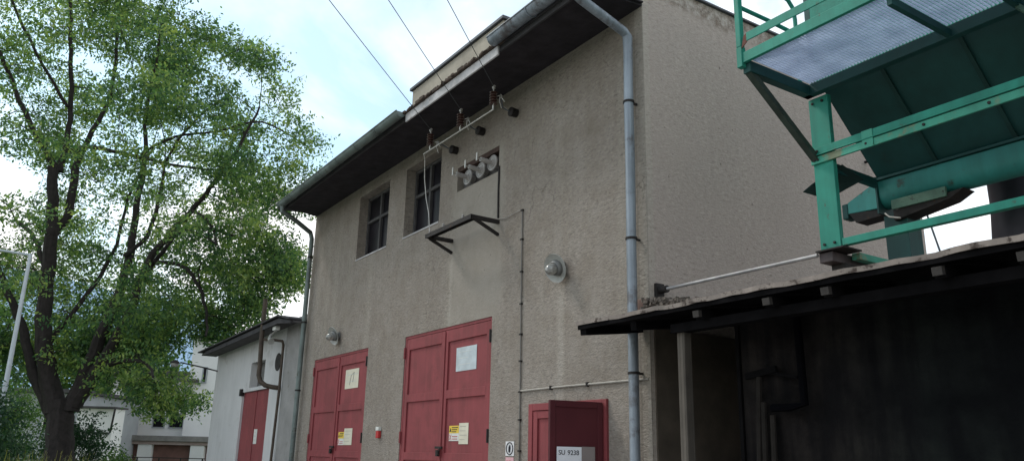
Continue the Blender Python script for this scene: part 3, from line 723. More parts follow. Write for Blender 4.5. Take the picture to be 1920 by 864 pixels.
MB().prism([(-16.55, 3.99), (-10.55, 4.09), (-9.73, 4.0), (-9.73, 4.055), (-10.5, 4.19), (-16.62, 4.08)], 1, -.32, -.28).build('barge_board', 'roof_tar', S_)
MB().prism([(-17.3, 4.10), (-10.5, 4.225), (-9.73, 4.07), (-9.73, 4.10), (-10.5, 4.255), (-17.3, 4.13)], 1, -.36, 4.7).build('roof', 'roof_tar', S_)
MB().prism([(-17.2, 4.03), (-10.5, 4.15), (-9.73, 4.02), (-9.73, 4.06), (-10.5, 4.19), (-17.2, 4.07)], 1, -.27, .11).build('eaves_board', simple('shed_eaves', (.09, .085, .085), .9, .3, 4), S_)
dd = MB().box(-14.2, -13.17, .17, .20, .02, 2.91).box(-13.155, -12.13, .17, .20, .02, 2.91).box(-13.19, -13.13, .155, .169, .02, 2.91).build('double_door', 'red', S_, bevel=.004)
MB().box(-14.28, -14.17, .06, .15, 2.84, 3.0).build('door_closer', 'iron', dd)
MB().box(-13.70, -12.60, .30, .315, 3.0, 3.575).build('vent_window', simple('vent_grey', (.13, .125, .12), .8, .3, 5), S_)
mb = MB(); mb.lathe([(0, 0), (.17, 0), (.19, .0), (.19, .012), (.15, .012), (0, .006)], (-11.66, .115, 3.44), (0, -1, 0), 24); mb.build('round_vent', 'iron', S_)
tag(MB().tube([(-11.66, -.3, 4.76), (-11.64, -.3, 3.9), (-11.55, -.3, 3.3), (-11.56, -.3, 3.12), (-11.50, -.27, 2.99), (-11.42, -.18, 2.91), (-11.35, -.05, 2.88), (-11.33, .08, 2.87)], .05, 10).build('vent_pipe', 'rustpipe', smooth=True), 'brown rusty vent pipe rising past the white shed eaves with a bend below', 'pipe')
tag(MB().tube([(-11.64, -.3, 3.88), (-11.45, -.08, 3.87), (-11.28, .04, 3.84), (-11.235, .055, 3.76), (-11.215, .055, 2.8), (-11.30, .055, 1.4), (-11.37, .055, 0)], .028, 8).build('shed_cable_pipe', 'rustpipe', smooth=True), 'thin dark pipe framing the white wall and running down the grey strip', 'pipe')
t = thing('floodlight', (-10.95, -.22, 4.0), 'small pale floodlight under the white shed eaves', 'floodlight')
MB().box(-11.05, -10.85, -.27, -.16, 4.0, 4.09).build('housing', 'white_paper', t, bevel=.02)
MB().tube([(-11.3, -.1, 4.05), (-11.35, -.2, 3.95), (-11.3, -.22, 3.86), (-11.2, -.22, 3.80)], [.02, .025, .05, .07], 10).build('hanging_arm', 'enamel', t, smooth=True)
notice('door_notice', -13.08, -12.84, 1.74, 2.06, .168, 'white_paper', 'narrow white paper strip on the red shed door', (3, .004, 'slab'))
for k, (z, x) in enumerate(((2.15, -10.0), (1.9, -10.02))):
    pass
t = thing('arm_lamp', (-16.9, -.4, 3.7), 'small street light on a long dark arm at the white shed corner', 'lamp')
MB().tube([(-16.9, .14, 3.62), (-16.9, -.3, 3.70), (-16.9, -.85, 3.78)], .018, 8).build('arm', 'iron', t, smooth=True)
MB().lathe([(0, .0), (.05, -.02), (.10, -.05), (.13, -.09), (.11, -.095), (0, -.10)], (-16.9, -.98, 3.84), (0, 0, 1), 16).build('hood', 'iron', t, smooth=True)
MB().lathe([(.10, -.10), (.10, -.13), (.07, -.18), (0, -.20)], (-16.9, -.98, 3.84), (0, 0, 1), 16).build('glass_bowl', 'lampglass', t, smooth=True)

# ------------------------------------------------------------------ open shed on the right
T = thing('lean_to_shed', (2.5, -.3, 0), 'dark open lean-to with sheet roof and exposed rafter ends beside the corner', 'lean-to')
def rz(y): return 2.785 + (y + .744) * .13       # top of the roof sheet
vs = []; n = 60; mb = MB(); rr = random.Random(5)
ys = (-.76, .0, 2.0, 4.6)
for j, yy in enumerate(ys):
    for i in range(n + 1):
        x = -.165 + 6.9 * i / n
        if yy > -.02 and x < .02: x = .02 if yy > .01 else x
        vs.append((x, yy + (rr.uniform(-.012, .012) if j == 0 else 0) - (.008 if j == 1 else 0), rz(yy) + (rr.uniform(-.006, .006) if j == 0 else 0)))
fs = [(j * (n + 1) + i, j * (n + 1) + i + 1, (j + 1) * (n + 1) + i + 1, (j + 1) * (n + 1) + i) for j in range(3) for i in range(n)]
roof = mb.add(vs, fs).build('roof_sheet', 'sheet_edge', T); so = roof.modifiers.new('thickness', 'SOLIDIFY'); so.thickness = .034; so.offset = -1
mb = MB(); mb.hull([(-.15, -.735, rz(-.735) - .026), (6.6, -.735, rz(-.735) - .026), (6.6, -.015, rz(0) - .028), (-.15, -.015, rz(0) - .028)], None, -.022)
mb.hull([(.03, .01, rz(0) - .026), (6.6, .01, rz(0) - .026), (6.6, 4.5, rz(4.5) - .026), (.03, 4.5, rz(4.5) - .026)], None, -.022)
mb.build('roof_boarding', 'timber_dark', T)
MB().box(-.15, 6.6, -.742, -.725, 2.715, 2.75).build('front_batten', 'timber_dark', T)
for x in (-.10, ): MB().bar((x, -.72, 2.70), (x, -.03, 2.79), .08, .07).build('end_rafter', 'timber_dark', T)
for x in (.55, 1.29, 1.95, 2.42, 3.16, 3.62, 4.3, 5.0, 5.7):
    r_ = MB().bar((x, -.70, 2.675), (x, 1.6, 2.975), .07, .075).build('rafter', 'timber_dark', T)
    if x > .6: MB().bar((x, -.735, 2.672), (x, -.70, 2.677), .06, .05).build('rafter_end', 'timber_end', r_)
MB().bar((.9, -.57, 2.615), (6.6, -.57, 2.615), .10, .07).build('wall_plate', 'timber_dark', T)
MB().box(.93, 1.01, -.58, -.50, 0, 2.60).build('post', 'timber', T, bevel=.006)
MB().box(4.4, 4.52, -.60, -.50, 0, 2.60).build('post', 'timber', T, bevel=.006)
MB().box(.025, 6.6, 1.2, 1.23, 0, 3.0).build('added_rear_wall', 'shade_boards', T)  # added back wall that closes the lean-to off from light
MB().box(.003, .02, .05, 1.19, 0, 2.80).build('shade_wall_lining', 'shade_brown', T)  # added dark sheet over the plaster, standing in for shade
MB().box(6.6, 6.64, -.74, 1.2, 0, 2.9).build('added_side_wall', 'timber_dark', T)  # unseen end wall, added to keep the interior dark
MB().box(1.02, 1.055, .0, .05, 0, 2.84).build('screen_edge_trim', 'timber_dark', T)  # dark trim added to hide the bright edge of the screen
MB().box(1.06, 6.6, .02, .045, 0, 2.86).build('shade_screen', 'shadewall', T)  # added screen that stands in for the deep shade inside
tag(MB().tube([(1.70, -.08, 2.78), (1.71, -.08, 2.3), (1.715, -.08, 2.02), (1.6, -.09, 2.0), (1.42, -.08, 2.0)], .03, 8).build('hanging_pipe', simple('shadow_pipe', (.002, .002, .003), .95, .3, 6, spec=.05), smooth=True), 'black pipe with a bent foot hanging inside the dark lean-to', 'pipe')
tag(MB().tube([(1.18, -.02, 2.28), (1.4, -.03, 2.27), (1.66, -.06, 2.22)], .014, 6).build('slack_cable', 'timber_dark', smooth=True), 'thin dark cable sagging across the lean-to interior', 'cable')
t = thing('leaning_poles', (1.3, -.05, 0), 'dim thin poles leaning inside the lean-to beside its post', 'poles')
for a, b in (((1.20, -.12, 0), (1.27, -.03, 2.25)), ((1.33, -.15, 0), (1.30, -.03, 2.05)), ((1.46, -.2, 0), (1.38, -.03, 1.95))): MB().tube([a, b], .022, 7).build('pole', 'timber_pole', t, smooth=True)
tag(MB().bar((1.15, -.04, 2.26), (1.45, -.04, 2.30), .03, .05).build('wall_shelf', 'timber_dark'), 'small dark bracket board above the leaning poles in the lean-to', 'board')
# rubble and a brick lying on the lean-to roof by the corner
def rubble():
    mb = MB(); r = random.Random(9)
    for k in range(900):
        x = .25 + abs(r.gauss(0, .38)); y = -.22 + r.uniform(-.12, .16); s = r.uniform(.008, .024)
        hgt = max(0, .15 * (1 - (x - .2) / 1.0))
        p = Vector((x, y, rz(y) + r.uniform(0, hgt) + s * .4)); d1 = Vector((r.gauss(0, 1), r.gauss(0, 1), r.gauss(0, 1))).normalized()
        mb.bar(p - d1 * s, p + d1 * s, s * r.uniform(.9, 1.6), s * r.uniform(.9, 1.6))
    return mb
tag(rubble().build('rubble_heap', 'rubble'), 'low heap of crumbled mortar lying on the lean-to roof', 'rubble', kind='stuff')
tag(MB().bar((.13, -.25, rz(-.25) + .085), (.24, -.2, rz(-.2) + .08), .07, .15).build('loose_brick', 'brick', bevel=.008), 'loose dark brick standing on the lean-to roof by the corner', 'brick')
t = thing('roof_rod', (.9, .1, 3.1), 'pale steel rod running from the wall corner to the green frame', 'rod')
MB().tube([(.12, .12, 3.165), (1.79, .12, 3.165)], .016, 10).build('rod', simple('rod_grey', (.32, .31, .31), .5, .25, 6, .3), t, smooth=True)
MB().tube([(.035, .12, 3.165), (.125, .12, 3.165)], .036, 12).build('end_flange', 'iron', t, smooth=True)
MB().box(.001, .035, .07, .17, 3.06, 3.23).build('wall_plate', 'iron', t)

# ------------------------------------------------------------------ green filter unit
G = thing('dust_filter_unit', (2.6, .5, 2.9), 'green steel hopper unit on posts with railed grating platform', 'filter unit')
XL = 1.815; XR = 5.2
def post(x, y, z0=3.2, z1=4.475):
    o = MB(); w = .178; dpt = .035
    o.box(x, x + w, y, y + .012, z0, z1).box(x, x + .012, y + .012, y + dpt, z0, z1).box(x + w - .012, x + w, y + .012, y + dpt, z0, z1)
    o.box(x, x + w, y + dpt, y + dpt + .012, z0, z1)
    return o.build('post', 'green', G, bevel=.004)
post(XL, .13); post(3.95, .13); post(3.95, 1.55, 2.9)
MB().box(XL - .03, 2.03, .10, .34, 3.185, 3.197).build('base_plate', 'iron', G)
mb = MB(); mb.box(XL - .02, XL + .10, .13, 1.6, 3.10, 3.18); mb.build('base_channel', simple('rusty_brown_channel', (.06, .045, .045), .6, .4, 6, .2), G, bevel=.006)
MB().box(XL + .12, XL + .19, .345, 1.55, 3.13, 3.185).build('base_side_beam', 'green_worn', G, bevel=.004)
for x in (XL + .0, 3.97):
    for y in (.25, 1.0): MB().box(x, x + .12, y, y + .12, rz(y) + .004, 3.098).build('stub_leg', 'iron', G)
mb = MB(); mb.box(2.003, XR, .135, .15, 3.205, 3.262).box(2.003, XR, .151, .19, 3.205, 3.213); mb.build('lower_rail', 'green', G, bevel=.003)
mb = MB(); mb.box(XL - .006, XR, .105, .128, 3.975, 4.037); mb.box(XL - .006, XR, .093, .104, 3.968, 3.977); mb.build('upper_rail', 'green', G, bevel=.003)
mb = MB(); mb.box(XL - .006, XR, .108, .127, 3.905, 3.964); mb.build('upper_rail_flange', 'green_worn', G, bevel=.003)
# platform
ZP = 4.56; YF = -.69
MB().box(XL - .0, XR, YF, YF + .03, ZP + .0, ZP + .085).build('platform_front_beam', 'green', G, bevel=.003)
MB().box(XL - .02, XL + .03, YF - .01, YF + .04, 4.53, 4.70).build('corner_plate', 'green', G, bevel=.003)
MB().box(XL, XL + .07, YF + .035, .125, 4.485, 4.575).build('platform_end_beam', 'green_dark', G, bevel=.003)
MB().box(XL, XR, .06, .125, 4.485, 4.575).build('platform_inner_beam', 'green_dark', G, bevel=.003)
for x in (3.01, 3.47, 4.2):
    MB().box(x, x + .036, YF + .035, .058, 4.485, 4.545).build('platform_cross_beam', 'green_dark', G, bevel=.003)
for (x, ) in ((XL + .03,), (3.97,)):
    MB().bar((x, YF + .06, 4.51), (x, .15, 3.93), .055, .05).build('brace', simple('brown_green_steel', (.03, .045, .035), .7, .4, 8), G, bevel=.003)
mb = MB(); x = XL + .075
while x < XR:
    # raised serrated plank of the grating: a shallow channel
    mb.add([(x, YF + .032, 4.585), (x + .005, YF + .032, 4.575), (x + .014, YF + .032, 4.575), (x + .019, YF + .032, 4.585),
            (x, .058, 4.585), (x + .005, .058, 4.575), (x + .014, .058, 4.575), (x + .019, .058, 4.585)], [(0, 1, 5, 4), (1, 2, 6, 5), (2, 3, 7, 6)])
    x += .0262
yy = YF + .05
while yy < .05:
    mb.box(XL + .072, XR, yy, yy + .003, 4.5855, 4.588); yy += .05
mb.build('platform_grating', 'grating', G)
MB().bar((3.49, .03, 4.49), (3.66, .10, 4.27), .03, .03).build('gusset_bar', 'flange', G)
# rails
def bentrail(pts, r=.019, mat='green', nm='handrail'): return MB().tube(pts, r, 10).build(nm, mat, G, smooth=True)
MB().box(XL - .018, XL + .03, YF - .012, YF + .034, 4.70, 5.66).build('rail_post', 'green', G, bevel=.006)
MB().box(3.4, 3.445, YF - .012, YF + .034, 4.66, 5.66).build('rail_post', 'green', G, bevel=.006)
MB().box(1.90, XR, YF - .012, YF - .001, 4.72, 4.79).build('toe_board', 'green', G, bevel=.003)
MB().hull([(1.845, YF, 4.68), (1.90, YF, 4.715), (1.90, YF, 4.79), (1.87, YF, 4.775)], None, .006).build('rust_plate', simple('red_rust', (.14, .05, .035), .8, .4, 12), G)
bentrail([(XL + .0, YF + .02, 5.66), (XR, YF + .02, 5.66)])
bentrail([(XL + .0, YF + .02, 5.22), (XR, YF + .02, 5.22)])
bentrail([(XL, YF + .02, 5.07), (XL, -.3, 5.07), (XL, .02, 5.06)], .017)
bentrail([(XL, YF + .02, 5.45), (XL, -.25, 5.40), (XL, -.03, 5.36), (XL, .03, 5.30), (XL, .045, 5.2), (XL, .045, 4.58)], .017)
# filter housing above the platform
MB().box(1.90, XR, .13, 1.62, 4.60, 6.4).build('filter_housing', 'green', G, bevel=.006)
MB().box(1.84, 1.897, .14, .22, 4.58, 6.2).build('housing_upright', 'green_dark', G, bevel=.004)
bolts = [(XL + .03 + .03 * (k % 2), .102, 3.935 + .07 * (k // 2)) for k in range(4)] + [(XL + .04, .124, 3.24), (XL + .13, .124, 3.24), (XL + .04, .124, 4.43), (XL + .13, .124, 4.43)]
for bx, by, bz in bolts: MB().lathe([(.011, -.004), (.011, .007), (.0, .008)], (bx, by, bz), (0, -1, 0), 6).build('bolt', 'iron', G)
for xx in (2.3, 2.75, 3.2): MB().lathe([(.011, -.004), (.011, .007), (.0, .008)], (xx, .104, 3.935), (0, -1, 0), 6).build('bolt', 'iron', G)
MB().box(2.27, 2.36, .099, .1045, 3.90, 4.04).build('splice_plate', 'green_worn', G, bevel=.002)
# hopper: front plate slopes in to the trough
ht = 4.598
def sheet(pts, name, th=.006, mat='green_dark'): return MB().hull(pts, None, th).build(name, mat, G)
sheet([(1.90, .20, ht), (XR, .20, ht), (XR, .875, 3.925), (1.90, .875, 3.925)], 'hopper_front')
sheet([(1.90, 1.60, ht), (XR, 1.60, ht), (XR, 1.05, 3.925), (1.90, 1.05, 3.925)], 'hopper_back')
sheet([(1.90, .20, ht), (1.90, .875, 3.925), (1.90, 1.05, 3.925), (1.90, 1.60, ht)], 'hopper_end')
for x in (2.42, 3.02, 3.65):
    MB().bar((x, .215, 4.56), (x, .87, 3.905), .03, .02, (0, -1, -1)).build('hopper_rib', simple('rib', (.006, .04, .035), .7, .3, 4), G)
MB().bar((1.90, .86, 3.915), (XR, .86, 3.915), .05, .02).build('trough_lip', 'green_dark', G)
# screw trough
prof = [(.86, 3.90)] + [(.97 - .11 * math.cos(a), 3.79 - .115 * math.sin(a)) for a in np.linspace(0, math.pi, 13)] + [(1.08, 3.90)]
MB().prism(prof, 0, 1.905, XR).build('screw_trough', 'green_trough', G, smooth=True)
MB().hull([(1.902, .84, 3.62), (1.902, 1.10, 3.62), (1.902, 1.10, 3.94), (1.902, .84, 3.94)], None, -.014).build('trough_end_plate', 'green_dark', G)
mb = MB(); a = [(1.885, .86, 3.905), (1.885, 1.08, 3.905), (1.885, 1.08, 3.67), (1.885, .86, 3.67)]; b = [(1.58, .90, 3.80), (1.58, 1.02, 3.80), (1.58, 1.02, 3.70), (1.58, .90, 3.70)]
mb.add(a + b, [(0, 1, 2, 3), (4, 5, 6, 7)] + [(i, (i + 1) % 4, 4 + (i + 1) % 4, 4 + i) for i in range(4)]); mb.build('drive_cone', 'green_trough', G, bevel=.005)
MB().box(1.52, 1.579, .90, 1.02, 3.66, 3.80).build('drive_motor', 'green_dark', G, bevel=.012)
MB().prism([(1.60, 3.695), (1.89, 3.665), (1.89, 3.61), (1.66, 3.60)], 1, .88, 1.04).build('drive_bracket', 'iron', G)
MB().box(2.02, 2.47, .83, .855, 3.62, 3.70).build('trough_flange', 'flange', G, bevel=.002)
MB().prism([(2.02, 3.615), (2.60, 3.66), (2.48, 3.60), (2.02, 3.53)], 1, .85, 1.02).build('trough_foot', 'iron', G)
mb = MB(); mb.tube([(1.96, .83, 3.60), (2.0, .82, 3.56), (2.09, .82, 3.53)], .008, 6).build('loose_strap', 'rod' if 'rod' in M else 'alu', G)
MB().box(1.90, 2.10, .90, 1.10, 2.95, 3.60).build('discharge_chute', 'green_dark', G, bevel=.004)
# outrigger beam and gusset on the left end
MB().bar((XL + .07, .30, 3.90), (XL + .07, .86, 3.89), .04, .075).build('cross_beam', 'green_dark', G)
MB().hull([(1.72, .10, 3.70), (1.79, .13, 3.755), (1.93, .35, 3.93), (1.93, .62, 3.86), (1.80, .30, 3.66)], None, .006).build('gusset_plate', simple('gusset', (.012, .035, .032), .7, .3, 4), G)

tag(MB().tube([(2.50, 1.95, 6.2), (2.50, 1.95, 3.75), (2.46, 1.95, 3.4), (2.46, 1.95, 3.06)], [.215, .215, .205, .20], 28).build('air_duct', 'plasticduct', smooth=True), 'thick dark vertical duct standing behind the green hopper unit', 'duct')
tag(MB().tube([(-.523, 6.0, 5.40), (-.346, 6.0, 4.556), (.35, 6.0, .1)], .014, 6).build('guy_wire', 'wire', smooth=True), 'thin slanting guy wire against the sky beyond the side wall', 'wire')
t = thing('side_wall_bracket', (0, 3.8, 5.2), 'small hooked cable bracket high on the side wall behind the green unit', 'bracket')
MB().tube([(.0, 3.8, 5.32), (.18, 3.8, 5.30), (.24, 3.8, 5.22)], .018, 6).build('arm', 'iron', t)
MB().box(.20, .27, 3.77, 3.83, 5.10, 5.22).build('insulator', 'porcelain', t)

# ------------------------------------------------------------------ street lamp, railing
t = thing('street_lamp', tuple(ahead(20, -12.38)), 'slim pale grey lamp post with horizontal arm in front of the big tree', 'street lamp', rz=RZ)
MB().tube([(0, 0, 0), (0, 0, 3), (0, 0, 6.32)], [.07, .06, .045], 10).build('pole', 'lamppost', t, smooth=True, local=True)
MB().tube([(0, 0, 6.30), (-.5, 0, 6.37), (-1.3, 0, 6.47)], .032, 8).build('arm', 'lamppost', t, smooth=True, local=True)
MB().box(-1.85, -1.28, -.12, .12, 6.42, 6.56).build('lamp_head', 'lamppost', t, bevel=.04, local=True)
t = thing('garden_railing', tuple(ahead(42, -18)), 'dark metal railing in front of the garages', 'railing', rz=RZ)
mb = MB()
for z in (1.14, .95, .62): mb.box(-4, 4, -.015, .015, z - .02, z + .02)
mb.build('rails', 'iron', t, local=True)
for k in range(8): MB().box(-4 + k * 1.1, -3.94 + k * 1.1, -.03, .03, 0, 1.16).build('post', 'iron', t, local=True)

# ------------------------------------------------------------------ houses behind
def hb(t, name, mat, *b, bevel=0.): return MB().box(*b).build(name, mat, t, local=True, bevel=bevel)
t = thing('white_house', tuple(ahead(48, -19)), 'white rendered house with garages below, behind the tree', 'house', rz=RZ)
hb(t, 'wall', 'housewhite', -4.4, 5.0, .0, 9, 2.3, 5.7)
hb(t, 'tower_wall', 'housewhite', .3, 5.0, -.6, 8, 2.3, 7.9)
hb(t, 'roof', 'houseroof', -4.7, .28, -.7, 9.3, 5.72, 5.95)
hb(t, 'tower_roof', 'houseroof', .1, 5.3, -.9, 8.3, 7.92, 8.1)
hb(t, 'canopy', 'houseroof', -.8, .9, -1.3, -.61, 5.35, 5.5)
for (x0, x1, z0, z1, y) in ((1.03, 1.33, 5.3, 6.25, -.6), (-1.75, -1.0, 2.72, 3.5, 0), (-.8, .1, 2.72, 3.5, 0), (-3.6, -2.7, 2.9, 3.9, 0), (-3.5, -2.2, 4.4, 5.3, 0), (2.6, 3.6, 5.2, 6.3, -.6)):
    f = MB(); f.box(x0, x0 + .07, y - .04, y - .003, z0, z1).box(x1 - .07, x1, y - .04, y - .003, z0, z1).box(x0 + .07, x1 - .07, y - .04, y - .003, z1 - .07, z1).box(x0 + .07, x1 - .07, y - .06, y - .003, z0, z0 + .07)
    f = f.build('window', 'housegrey', t, local=True)
    ORG[f.name] = Matrix.Identity(4)
    MB().box(x0 + .07, x1 - .07, y - .02, y - .004, z0 + .07, z1 - .07).build('pane', 'glass', f, local=True)
hb(t, 'garage_slab', 'slab', -4.7, 5.0, -1.6, -.01, 1.98, 2.28, bevel=.02)
hb(t, 'garage_lintel', 'slabpink', -4.0, 5.0, -1.5, -.02, 1.80, 1.975)
for x in (-4.6, -1.75, 1.2): hb(t, 'pillar', 'housewhite', x, x + .78, -1.45, -.03, 0, 1.795)
for x in (-3.8, -.95, 2.0): hb(t, 'garage_door', 'garage', x, x + 2.02, -1.2, -1.1, 0, 1.795)
hb(t, 'garage_side', 'housewhite', -4.6, 5.0, -.6, -.02, 0, 1.97)
t = thing('grey_house', tuple(ahead(40, -24)), 'pale grey low house with dark gutter seen left through the tree', 'house', rz=RZ)
hb(t, 'wall', 'housegrey', -7, 2.9, .3, 7, 0, 4.1)
hb(t, 'roof', 'houseroof', -7.3, 3.1, .0, 7.3, 4.12, 4.3)
hb(t, 'annexe_wall', 'housewhite', 2.95, 4.75, .1, 1.2, 0, 3.4)
hb(t, 'annexe_roof', 'houseroof', 2.95, 4.85, -.15, 1.3, 3.42, 3.5)
MB().tube([(2.9, -.1, 2.32), (4.72, -.1, 2.22), (4.78, -.1, 2.35), (4.85, -.1, 3.42)], .05, 8).build('gutter', 'iron', t, local=True)
for x in (-5.5, -3.2, -.9, 1.2):
    w = hb(t, 'window', 'housewhite', x, x + 1.1, .25, .298, 2.3, 3.5)
    ORG[w.name] = Matrix.Identity(4)
    MB().box(x + .08, x + 1.02, .235, .249, 2.38, 3.42).build('pane', 'glass', w, local=True)

# ------------------------------------------------------------------ vegetation
def leaf_cloud(centres, per, spread, size, rng, droop=.3, flat=.75, chain=6):
    """twiglets of small leaves: per twiglets round every centre, chain leaves along each"""
    C = np.asarray(centres, float); n = len(C)
    c = np.repeat(C, per, 0)
    off = rng.normal(0, 1, (n * per, 3)); off /= np.linalg.norm(off, axis=1)[:, None] + 1e-6
    off *= (rng.random((n * per, 1)) ** .45) * spread; off[:, 2] *= flat
    base = c + off
    d = off / (np.linalg.norm(off, axis=1)[:, None] + 1e-6) + rng.normal(0, .5, off.shape); d[:, 2] -= droop
    d /= np.linalg.norm(d, axis=1)[:, None]
    k = chain; m = len(base)
    t = (np.arange(k) * size * .62)[None, :, None]
    p = (base[:, None, :] + d[:, None, :] * t).reshape(-1, 3)
    dd = np.repeat(d, k, 0)
    side = np.cross(dd, rng.normal(0, 1, dd.shape)); side /= np.linalg.norm(side, axis=1)[:, None] + 1e-6
    a = dd * .5 + side * np.where(np.arange(m * k) % 2 == 0, 1, -1)[:, None] + rng.normal(0, .25, dd.shape); a[:, 2] -= droop * .6
    a /= np.linalg.norm(a, axis=1)[:, None]
    b = np.cross(a, rng.normal(0, 1, a.shape) + np.array([0, 0, 1.2])); b /= np.linalg.norm(b, axis=1)[:, None] + 1e-6
    s = size * rng.uniform(.65, 1.25, (m * k, 1))
    V = np.stack([p, p + a * s * .5 + b * s * .24, p + a * s, p + a * s * .5 - b * s * .24], 1).reshape(-1, 3)
    return V
def leaf_object(name, V, mat, parent, origin):
    V = V - np.asarray(origin)
    me = bpy.data.meshes.new(name); nq = len(V) // 4
    me.vertices.add(len(V)); me.vertices.foreach_set('co', V.astype(np.float32).ravel())
    me.loops.add(nq * 4); me.loops.foreach_set('vertex_index', np.arange(nq * 4, dtype=np.int32))
    me.polygons.add(nq); me.polygons.foreach_set('loop_start', np.arange(0, nq * 4, 4, dtype=np.int32)); me.polygons.foreach_set('loop_total', np.full(nq, 4, np.int32))
    me.update(calc_edges=True); me.validate()
    me.materials.append(M[mat]); o = bpy.data.objects.new(name, me); COL.objects.link(o)
    if parent: o.parent = parent
    else: o.location = origin
    return o

LIMBS = [
[(0.22,0.0,0.90),(0.04,1.17,0.764),(-0.12,2.13,0.690),(-0.20,2.89,0.66)],
[(-0.30,2.53,0.465),(-0.78,3.81,0.398),(-1.07,4.91,0.349),(-1.18,6.22,0.315),(-1.26,7.74,0.282),(-1.39,8.95,0.249),(-1.56,10.02,0.222)],
[(-1.55,9.98,0.149),(-2.23,10.91,0.133),(-2.99,12.20,0.116),(-3.63,13.52,0.100),(-4.31,14.49,0.083),(-5.53,16.07,0.066),(-6.46,17.92,0.050)],
[(-1.55,9.98,0.166),(-1.51,11.11,0.133),(-1.67,12.61,0.116),(-2.04,14.35,0.100),(-2.39,16.15,0.083),(-2.90,18.66,0.050)],
[(-1.35,7.91,0.183),(-1.01,8.61,0.199),(-1.05,10.03,0.183),(-0.98,10.58,0.149),(-0.65,11.69,0.116),(-0.37,12.64,0.100),(-0.45,14.39,0.083),(-0.63,16.20,0.066),(-0.80,18.28,0.050)],
[(-1.49,10.38,0.100),(-1.16,10.68,0.100),(-0.49,10.72,0.100),(0.58,10.47,0.090),(1.64,10.19,0.083),(2.44,9.94,0.066),(3.75,9.70,0.050)],
[(-0.37,2.42,0.299),(-1.22,3.64,0.226),(-1.81,4.90,0.199),(-2.45,5.86,0.166),(-3.13,6.84,0.149),(-4.31,8.53,0.133),(-5.73,11.19,0.100)],
[(0.07,2.59,0.398),(0.35,3.68,0.315),(0.62,4.95,0.266),(0.89,6.10,0.216),(1.01,7.45,0.183),(0.94,9.01,0.149),(0.93,10.62,0.116),(0.68,12.29,0.083),(0.71,14.22,0.066),(0.63,16.02,0.050)],
[(0.20,2.74,0.332),(0.72,3.84,0.249),(1.43,5.46,0.199),(1.77,6.96,0.166),(2.45,8.00,0.133),(3.17,8.89,0.116),(3.67,9.61,0.100),(4.31,10.71,0.066),(4.85,12.02,0.050)],
[(0.94,7.28,0.100),(1.46,7.97,0.100),(1.53,9.20,0.083),(1.47,10.82,0.066),(1.89,12.13,0.066),(2.61,13.29,0.050)],
[(1.58,6.28,0.100),(2.03,7.47,0.100),(2.66,8.35,0.083),(3.93,8.21,0.066),(4.97,7.80,0.050),(6.00,7.40,0.033)],
[(2.66,8.35,0.083),(3.07,8.62,0.083),(3.95,8.03,0.066),(4.54,7.19,0.050)],
[(1.85,7.10,0.100),(2.84,6.98,0.083),(3.59,6.25,0.083),(4.03,5.36,0.066),(4.22,4.71,0.050)],
[(0.60,3.84,0.116),(1.73,4.02,0.100),(2.70,3.89,0.066),(3.40,3.43,0.050)],
[(0.93,10.62,0.066),(1.82,11.38,0.066),(2.97,11.78,0.050),(4.29,12.38,0.050),(5.56,11.85,0.033)],
[(-1.18,6.22,0.133),(-1.92,7.38,0.116),(-2.74,8.22,0.100),(-3.88,8.89,0.083)],
[(-1.67,12.23,0.083),(-2.57,13.74,0.066),(-3.22,15.31,0.066),(-3.78,17.36,0.050)],
[(-0.75,3.7,0.15),(-1.0,4.6,0.12),(-0.2,6.4,0.10),(0.1,7.9,0.085),(0.0,9.6,0.07),(0.3,11.6,0.05)],
]
LIMB_Y = [0, -.3, -1.2, .3, .1, -1.0, .6, .5, -.6, 1.2, 1.0, -1.6, -.9, -1.8, 1.4, 1.5, -2.0, 1.6]   # how far each limb leans away from the street by its end
POLY = [(-9.85, 21.35), (-3.99, 22.66), (-0.59, 21.83), (1.19, 17.91), (1.64, 15.95), (3.26, 15.18), (4.42, 14.41), (5.59, 13.37), (5.89, 12.42), (6.69, 11.88), (6.72, 10.58), (6.2, 9.67), (6.45, 8.79), (6.65, 7.58), (6.41, 6.57), (5.5, 5.88), (5.4, 5.39), (4.35, 4.72), (3.84, 4.31), (3.83, 3.13), (3.46, 2.36), (2.74, 2.49), (2.04, 3.01), (1.07, 3.15), (0.35, 3.68), (-1.25, 3.8), (-2.05, 3.0), (-5.56, 3.23)]
def inside(x, z, poly):
    c = False; j = len(poly) - 1
    for i in range(len(poly)):
        xi, zi = poly[i]; xj, zj = poly[j]
        if (zi > z) != (zj > z) and x < (xj - xi) * (z - zi) / (zj - zi) + xi: c = not c
        j = i
    return c
def edge_dist(x, z, poly):
    m = 1e9
    for (a, b), (c, d) in zip(poly, poly[1:] + poly[:1]):
        t = max(0, min(1, ((x - a) * (c - a) + (z - b) * (d - b)) / ((c - a) ** 2 + (d - b) ** 2 + 1e-9)))
        m = min(m, math.hypot(x - a - t * (c - a), z - b - t * (d - b)))
    return m

